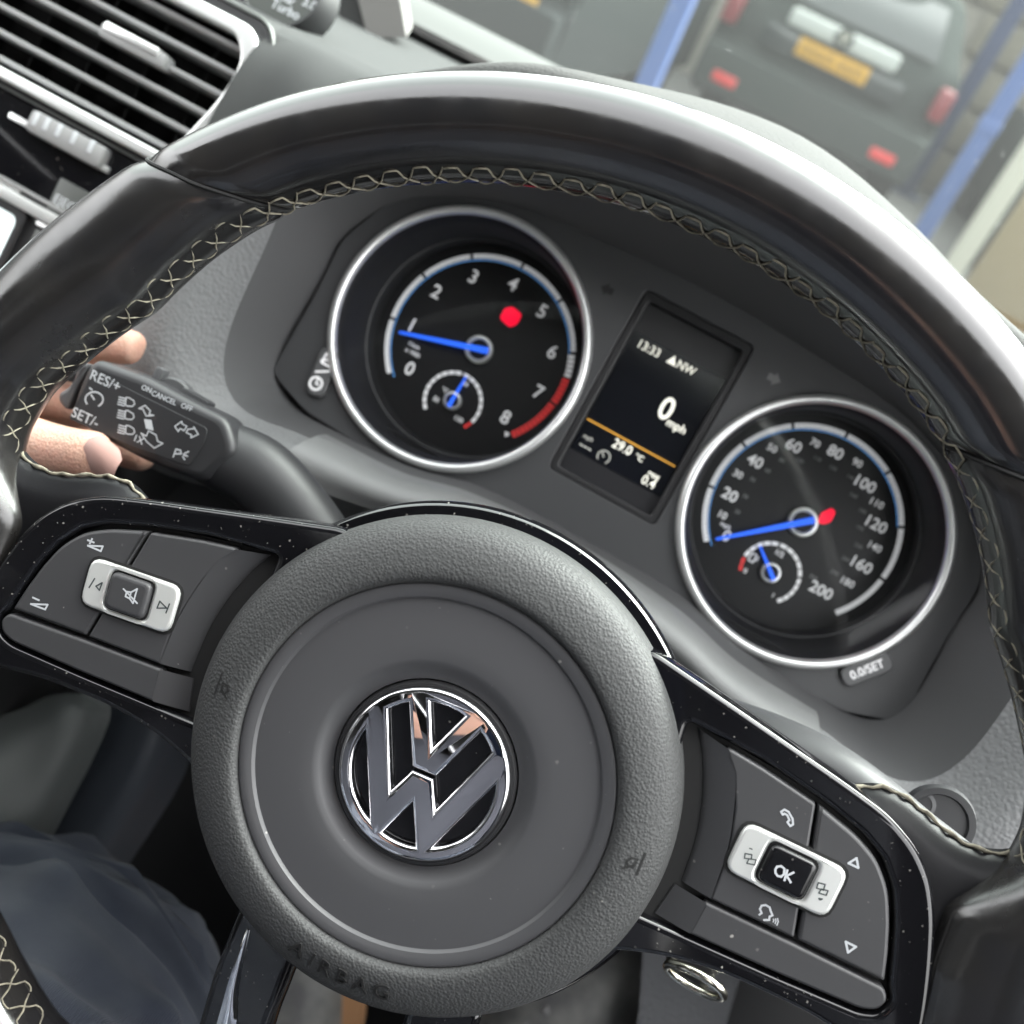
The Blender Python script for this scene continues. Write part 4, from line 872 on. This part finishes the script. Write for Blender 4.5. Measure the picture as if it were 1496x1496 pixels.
tb = mk('slat_tab', *box(-299, -264, 149.6, 156.2, ZV - 8, ZV + 1.0, 1.6), SILV, vent)
mk('tab_top', *box(-297, -268, 153, 156.8, ZV - 2, ZV + 1.8, 1.0), BRIGHT, tb)

pan = thing('console_trim', 'gloss black console strip with a thumbwheel under the air vent', 'trim', (-300, 75, -165))
mk('panel', *box(-480, -212, 70.5, 111.5, ZV - 14, ZV - 3, 1.0), GLOSS, pan)
tw = mk('thumbwheel', *box(*(lambda a, b: (a[0], b[0], a[1] - 5.2, a[1] + 5.2))(S(45, 175, ZV), S(158, 222, ZV)), ZV - 6, ZV + 2.5, 2.4), SILV, pan)
for k, px in enumerate([(52, 174), (68, 181), (86, 190), (108, 201), (133, 214)]):
    c = S(*px, ZV + 2.6); mk('wheel_mark', *box(c[0] - 1.1, c[0] + 1.1, c[1] - 3.0, c[1] + 3.0, ZV + 2.3, ZV + 2.9, .2), WHITE, tw)
for a, b in (((14, 168), (70, 200)), ((108, 222), (160, 246))):
    A, B = S(*a, ZV - 2), S(*b, ZV - 2); mk('chrome_line', *box(A[0], B[0], A[1] - 1.4, A[1] + 1.4, ZV - 4, ZV - 1.2, .6), BRIGHT, pan)
mk('chrome_strip', *box(-480, -215, 64.5, 70.2, ZV - 12, ZV - 1, 1.4), BRIGHT, pan)
mk('thin_strip', *box(-480, -215, 71.8, 73.8, ZV - 4, ZV - 1.8, .6), SILV, pan)

rad = thing('radio_unit', 'radio unit with pale screen and grey EJECT button at the left edge', 'radio', (-330, 30, -170))
mk('housing', *box(-480, -225, -40, 63.5, ZV - 30, ZV - 6, 1.5), BLACK, rad)
c = S(44, 310, ZV - 4); ci = S(26, 318, ZV - 4)
fr_ = mk('screen_frame', *plate([rnd([(-480, -30), (c[0], -30), (c[0], c[1]), (-480, c[1])], 5), rnd([(-476, -26), (ci[0], -26), (ci[0], ci[1]), (-476, ci[1])], 4)], ZV - 8, ZV - 3, 1.2), BLACK, rad)
mk('screen', *box(-477, ci[0] + 1, -27, ci[1] + 1, ZV - 7, ZV - 5.6), LCD, fr_, smooth=0)
e = S(92, 308, ZV - 3)
bt = mk('eject_button', *box(e[0] - 8, e[0] + 16, e[1] - 8, e[1] + 13, ZV - 8, ZV - 2.6, .8), RADIO, rad)
mk('button_print', *text('EJECT', 6.0, e[0] - 6.5, e[1] + 3.2, 0, ZV - 2.5, .02, .05, 'LEFT'), WHITE, bt, smooth=0)
mk('radio_button', *box(e[0] - 8, e[0] + 16, e[1] - 34, e[1] - 13, ZV - 8, ZV - 2.6, .8), RADIO, rad)
for dy in (-10.5, -36.5): mk('button_line', *box(e[0] - 9, e[0] + 16, e[1] + dy - 1.0, e[1] + dy + 1.0, ZV - 7, ZV - 2.2, .5), BRIGHT, rad)
A = S(0, 262, ZV - 3); B = S(30, 280, ZV - 3); mk('slot_line', *box(A[0] - 60, B[0], B[1] - 1, B[1] + 1, ZV - 7, ZV - 2.4, .5), BRIGHT, rad)

# ---- auxiliary gauge and bracket on the dash top
ag = thing('boost_gauge', 'round grey boost gauge reading Turbo on top of the dashboard', 'gauge', tuple(S(420, 30, -205)))
gc = S(415, -24, -202); 
V, F = lathe([(0, 0), (19, 0), (19.5, .5), (20.4, 2.0), (21.4, 2.2), (22.0, 1.0), (22.0, -18)], (0, 0), 64); mk('case', V + gc, [f[::-1] for f in F], BLACK, ag)
mk('face', *(lambda q: (q[0] + gc, q[1]))(disc((0, 0), 19.6, .6, 48)), GLASSG, ag, smooth=0)
gtx = lambda s, px, py, sz: text(s, sz, *(S(px, py, gc[2] + .8)[:2]), 0, gc[2] + .8, .02, .08)
mk('print', *join([gtx('Turbo', 417, 14, 6.2), gtx('3.0', 452, 6, 6.0), gtx('bar', 421, -1, 5.4)]), WHITE, ag, smooth=0)
bk = thing('dash_bracket', 'grey block shaped bracket standing on the dashboard at the top edge', 'bracket', tuple(S(560, 55, -325)))
q = [S(*p, -322) for p in ((537, 55), (594, 55), (574, -60), (508, -60))]
V = np.array([*q, *[p + (-16, 18, -36) for p in q]]); F = [(0, 1, 2, 3), (4, 7, 6, 5), (0, 4, 5, 1), (1, 5, 6, 2), (2, 6, 7, 3), (3, 7, 4, 0)]
mk('block', V, F, BRACK, bk, smooth=0)
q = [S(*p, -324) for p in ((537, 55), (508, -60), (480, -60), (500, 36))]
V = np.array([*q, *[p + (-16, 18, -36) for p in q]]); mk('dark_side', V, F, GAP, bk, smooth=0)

# ================================================================== FOOTWELL
cns = thing('centre_console', 'dark blue grey centre console side beside the driver leg', 'console', (-180, -260, -250))
def pxpatch(rows, nu=4, nv=4): return patch([[S(*p) for p in r] for r in rows], nu, nv)
V, F = pxpatch([[(-120, 1080, -150), (-60, 1140, -140), (-60, 1300, -125)], [(20, 1040, -170), (40, 1100, -160), (0, 1300, -145)], [(80, 1015, -180), (110, 1060, -172), (20, 1300, -160)], [(160, 1015, -190), (150, 1080, -188), (30, 1310, -180)]])
mk('side_pad', V, F, CONS, cns)
V, F = pxpatch([[(168, 1000, -205), (120, 1120, -200), (0, 1260, -195), (-60, 1330, -190)], [(215, 1000, -200), (160, 1130, -198), (60, 1260, -195), (0, 1340, -190)], [(262, 1000, -208), (215, 1130, -204), (130, 1260, -200), (60, 1340, -195)], [(300, 1010, -250), (270, 1130, -250), (190, 1260, -250), (120, 1360, -250)]])
mk('side_panel', V, F, NAVY, cns)
V, F = pxpatch([[(-150, 1040, -200), (-100, 1140, -200)], [(0, 960, -215), (0, 1080, -205)], [(80, 930, -225), (80, 1020, -215)], [(220, 930, -230), (180, 1030, -225)]])
mk('upper_panel', V, F, BLACK, cns)

mk('console_core', *box(-420, -200, -640, -70, -420, 150, 10), BLACK, cns)
fl = mk('footwell_floor', *box(-480, 480, -640, -630, -760, 1200), CARPET); fl['kind'] = 'structure'
V, F = patch([[(x, y, z) for y, z in ((-62, -250), (-150, -350), (-330, -560), (-480, -640), (-640, -700))] for x in (-460, -60, 140, 480)], 3, 4); o = mk('footwell_bulkhead', V, F, BLACK); o['kind'] = 'structure'
V, F = pxpatch([[(940, 1380, -300), (930, 1500, -290), (900, 1600, -280)], [(1010, 1370, -310), (1000, 1500, -300), (980, 1600, -290)], [(1090, 1400, -320), (1060, 1500, -310), (1040, 1600, -300)]])
o = mk('floor_mat', V, F, CARPET); tag(o, 'grey carpet mat patch in the footwell under the right spoke', 'mat')

# keys
ky = thing('key_ring', 'silver key ring hanging under the right spoke', 'key ring', tuple(S(1020, 1450, -60)))
kc = S(1020, 1425, -55); t = np.linspace(0, 2 * np.pi, 41)
P = np.stack([kc[0] + 9.5 * np.cos(t), kc[1] + 5.0 * np.sin(t) - 2, kc[2] + 6 * np.sin(t)], 1)
V, F = tube(P, 1.5, 8, False); mk('ring', V, F, METAL, ky, smooth=180)
V, F = box(-8, 8, -6, 9, -10, 2, 2.5); mk('key_head', V + S(1015, 1405, -62), F, BLACK, ky)

# ================================================================== PERSON: hand, legs, shoes
per = thing('person', 'driver in dark trousers holding the indicator stalk between thumb and finger', 'person', (-150, -620, -100))
def skin_mesh(nodes, edges, sub=2):
    me = bpy.data.meshes.new('k'); me.from_pydata([tuple(n[0]) for n in nodes], edges, []); ob = bpy.data.objects.new('k', me); COL.objects.link(ob)
    md = ob.modifiers.new('k', 'SKIN'); md.use_smooth_shade = True
    for i, n in enumerate(nodes): me.skin_vertices[0].data[i].radius = n[1] if hasattr(n[1], '__len__') else (n[1], n[1]); me.skin_vertices[0].data[i].use_root = (i == 0)
    s_ = ob.modifiers.new('s', 'SUBSURF'); s_.levels = sub; s_.render_levels = sub
    bpy.context.view_layer.update(); dg = bpy.context.evaluated_depsgraph_get(); ev = ob.evaluated_get(dg); m2 = ev.to_mesh()
    V = np.array([v.co[:] for v in m2.vertices]); F = [tuple(p.vertices) for p in m2.polygons]; ev.to_mesh_clear()
    bpy.data.objects.remove(ob); bpy.data.meshes.remove(me); return V, F
tt = S(172, 670, -56); tm = S(110, 668, -55); tb_ = S(50, 657, -58)
it_ = S(205, 513, -86); im = S(160, 503, -86); ib = S(105, 505, -88)
mt_ = S(150, 600, -98); mm_ = S(95, 590, -96); mb = S(40, 580, -92)
wr = np.array([-282, -18, -70.])
nodes = [(wr, 25), (np.array([-258, 0, -76.]), 24), (np.array([-236, 18, -82.]), 18),
         (tb_ + (-22, -4, 0), 13), (tb_, 11.6), (tm, 10.4), (S(138, 670, -55), 10.6), (tt + (-2.0, 0, 0), 8.2),
         (ib + (-22, 0, 0), 11), (ib, 9.2), (im, 8.0), (it_ + (-3, 0, 0), 7.2), (it_, 5.4),
         (mb + (-12, 0, 0), 11), (mm_, 9.0), (mt_, 7.6),
         (np.array([-222, 4, -100.]), 11), (np.array([-185, 4, -108.]), 9), (np.array([-160, 8, -106.]), 7.2),
         (np.array([-228, -16, -98.]), 10), (np.array([-195, -16, -104.]), 8), (np.array([-175, -12, -104.]), 6.4),
         (np.array([-340, -150, 0.]), 34), (np.array([-400, -300, 110.]), 42)]
edges = [(0, 1), (1, 2), (1, 3), (3, 4), (4, 5), (5, 6), (6, 7), (2, 8), (8, 9), (9, 10), (10, 11), (11, 12), (2, 13), (13, 14), (14, 15), (2, 16), (16, 17), (17, 18), (1, 19), (19, 20), (20, 21), (0, 22), (22, 23)]
V, F = skin_mesh([(n[0] / 10, (np.array(n[1]) / 10) if not hasattr(n[1], '__len__') else n[1]) for n in nodes], edges)
hand = mk('hand_and_forearm', V * 10, F, SKIN, per, smooth=180)
# thumb nail: a shallow curved plate on the front of the thumb tip
na = S(146, 668, -47.0); G = []
for u in np.linspace(-1, 1, 7):
    row_ = []
    for v in np.linspace(-1, 1, 7):
        w_ = 6.0 * math.sqrt(max(1 - .75 * abs(u) ** 3.2, .05)); row_.append(na + np.array([u * 6.6, v * w_ - u * .5, 1.3 - 2.3 * (v * w_ / 6) ** 2 - (2.2 * u * u if u > 0 else 1.0 * u * u)]))
    G.append(row_)
V, F = patch(G, 2, 2); mk('thumb_nail', V, F, NAIL, hand, smooth=180)
# left thigh and knee in dark cloth
def leg(path, rads, seed, n=168, m=150):
    P = crom(np.array(path, float), n // (len(path) - 1)); rr = np.interp(np.linspace(0, 1, len(P)), np.linspace(0, 1, len(rads)), rads)
    V, F = tube(P, rr, m, True); ctr = np.repeat(P, m, 0); d = V - ctr; L = np.linalg.norm(d, axis=1)[:, None]; d /= L + 1e-9
    r2 = np.random.default_rng(seed); disp = np.zeros(len(V))
    for k in range(14):
        w = r2.normal(0, 1, 3); w /= np.linalg.norm(w); fr = .012 + .03 * r2.random(); s_ = np.sin((V @ w) * fr + r2.random() * 6 + 1.3 * np.sin((V @ np.roll(w, 1)) * fr * .9)); disp += np.exp(-(s_ / .22) ** 2) * 5.4 * (.3 + r2.random()) * (.5 + .5 * np.sin((V @ np.roll(w, 2)) * .018 + k))
    D2_ = disp[:len(P) * m].reshape(len(P), m)
    for _ in range(4): D2_ = (D2_ * 2 + np.roll(D2_, 1, 1) + np.roll(D2_, -1, 1) + np.vstack([D2_[:1], D2_[:-1]]) + np.vstack([D2_[1:], D2_[-1:]])) / 6
    sv = np.linspace(0, 1, len(P))[:, None]; tv = np.linspace(0, 2 * np.pi, m, endpoint=False)[None, :]
    for k in range(26):         # a few sharper creases running across the cloth
        s0, sl_, t0, w0 = r2.uniform(.12, .6), r2.uniform(-.07, .07), r2.uniform(0, 2 * np.pi), r2.uniform(.008, .016)
        dt = np.angle(np.exp(1j * (tv - t0))); q_ = (sv - s0 - sl_ * dt - .01 * np.sin(3 * dt + k)) / w0
        D2_ = D2_ + 4.2 * (np.exp(-q_ ** 2) - .7 * np.exp(-(q_ - 1.8) ** 2)) * np.exp(-(dt / 1.0) ** 2)
    disp = D2_.ravel() * 1.4
    return V + d * disp[:, None], F
V, F = leg([(-75, -340, 330), (-82, -290, 160), (-92, -250, 10), (-98, -238, -60), (-100, -258, -115), (-96, -335, -160), (-90, -450, -200), (-85, -600, -240)], [104, 102, 96, 92, 84, 70, 58, 52], 3)
tro = mk('trousers', V, F, CLOTH, per, smooth=180)
V, F = leg([(130, -330, 330), (150, -290, 160), (168, -262, 10), (175, -262, -70), (165, -300, -130), (120, -380, -210), (70, -450, -300), (55, -500, -340)], [88, 84, 78, 72, 66, 58, 52, 48], 5)
mk('trousers', V, F, CLOTH, per, smooth=180)
def shoe(px, py, z, ang, L=95, W=46):
    c = S(px, py, z); ca, sa = math.cos(R_(ang)), math.sin(R_(ang)); prof = rnd([(-W, -L), (W, -L), (W * 1.1, L * .3), (W * .5, L), (-W * .5, L), (-W * 1.1, L * .3)], 38, 8)
    rot2 = lambda P: np.stack([P[:, 0] * ca - P[:, 1] * sa, P[:, 0] * sa + P[:, 1] * ca], 1)
    r = lambda k: rot2(prof * k)
    V, F = loft2([(r(1.10), -14), (r(1.2), -4), (r(1.17), 4)]); s_ = mk('shoe_sole', V + c, F, TAN, per)
    V, F = loft2([(r(.95), -3), (r(.93), 12), (r(.80), 28), (r(.5), 38), (r(.2), 41)]); u = mk('shoe', V + c, F, SHOE, per, smooth=180)
    for k in range(4):
        y0 = -20 + k * 14; V, F = tube([(*(rot2(np.array([[x, y0]]))[0]), 38 - abs(x) * .15) for x in (-22, -8, 8, 22)], 2.6, 6); mk('lace', V + c, F, SILV, u)
shoe(800, 1500, -352, -20, 92, 38); shoe(390, 1540, -380, 5)

# torso and head of the driver, behind the camera (seen only as reflections in the chrome)
SHIRT = mat('dark_jumper', (.008, .009, .014), .9, bump=('noise', 400, .4, .0005))
def ringloft(rings, m=32):
    V = []; t = np.linspace(0, 2 * np.pi, m, endpoint=False)
    for c, rx, ry in rings: V.append(np.stack([c[0] + rx * np.cos(t), c[1] + ry * np.sin(t), 0 * t + c[2]], 1))
    return np.concatenate(V), [(a, b, c, d) for a, b, c, d in [(q[0], q[3], q[2], q[1]) for q in grid_faces(len(rings), m, False, True)]] + [tuple(range((len(rings) - 1) * m, len(rings) * m))]
V, F = ringloft(crom(np.array([(0, -.56, .40, .17, .12), (0, -.60, .55, .17, .13), (0, -.62, .75, .19, .13), (0, -.63, .94, .21, .12), (0, -.64, 1.05, .17, .10), (0, -.63, 1.09, .08, .08), (0, -.62, 1.12, .068, .068)]), 5).tolist() and [((p[0], p[1], p[2]), p[3], p[4]) for p in crom(np.array([(0, -.56, .40, .17, .12), (0, -.60, .55, .17, .13), (0, -.62, .75, .19, .13), (0, -.63, .94, .21, .12), (0, -.64, 1.05, .17, .10), (0, -.63, 1.09, .08, .08), (0, -.62, 1.12, .068, .068)]), 5)])
mk('jumper', V, F, SHIRT, per, world=True, smooth=180)
V, F = ringloft([((0, p[1], p[2]), p[3], p[4]) for p in crom(np.array([(0, -.615, 1.10, .055, .058), (0, -.605, 1.15, .062, .075), (0, -.60, 1.21, .074, .092), (0, -.605, 1.27, .078, .098), (0, -.61, 1.33, .066, .085), (0, -.612, 1.36, .03, .04)]), 5)])
mk('head', V, F, SKIN, per, world=True, smooth=180)
for sgn, pts in ((1, [(.19, -.64, .93), (.30, -.55, .78), (.33, -.42, .70), (.27, -.30, .80), (.17, -.21, .98), (.12, -.19, 1.08)]), (-1, [(-.19, -.64, .93), (-.31, -.55, .76), (-.36, -.42, .70), (-.385, -.22, .86)])):
    P = crom(np.array([w2s(p) for p in pts]), 6); V, F = tube(P, np.linspace(62, 40, len(P)), 20); mk('sleeve', V, F, SHIRT, per, smooth=180)

V, F = ringloft([((0, p[1], p[2]), p[3], p[4]) for p in crom(np.array([(0, -.625, 1.20, .077, .085), (0, -.617, 1.25, .083, .100), (0, -.607, 1.29, .084, .105), (0, -.61, 1.34, .070, .090), (0, -.612, 1.372, .03, .04)]), 5)])
mk('hair', V, F, mat('dark_hair', (.015, .012, .01), .6), per, world=True, smooth=180)

# the phone that takes the picture, just behind the lens: a dark mirror image in the emblem
ph = thing('smartphone', 'black smartphone taking the picture, reflected in the chrome emblem', 'phone', tuple(CAM + CR @ np.array([15, -60, 8.])))
PHB = mat('phone_black', (.006, .008, .016), .2)
V, F = box(-68, 10, -140, 22, 6, 14, 3); mk('phone_body', CAM + V @ CR.T, F, PHB, ph)
V, F = lathe([(6, 0), (7, 0), (7.6, .8), (7.6, 2.4), (0.01, 2.4)], (0, 0), 32); mk('lens_ring', CAM + (V * (1, 1, -1) + (0, 0, 6)) @ CR.T, F, BLACK, ph)
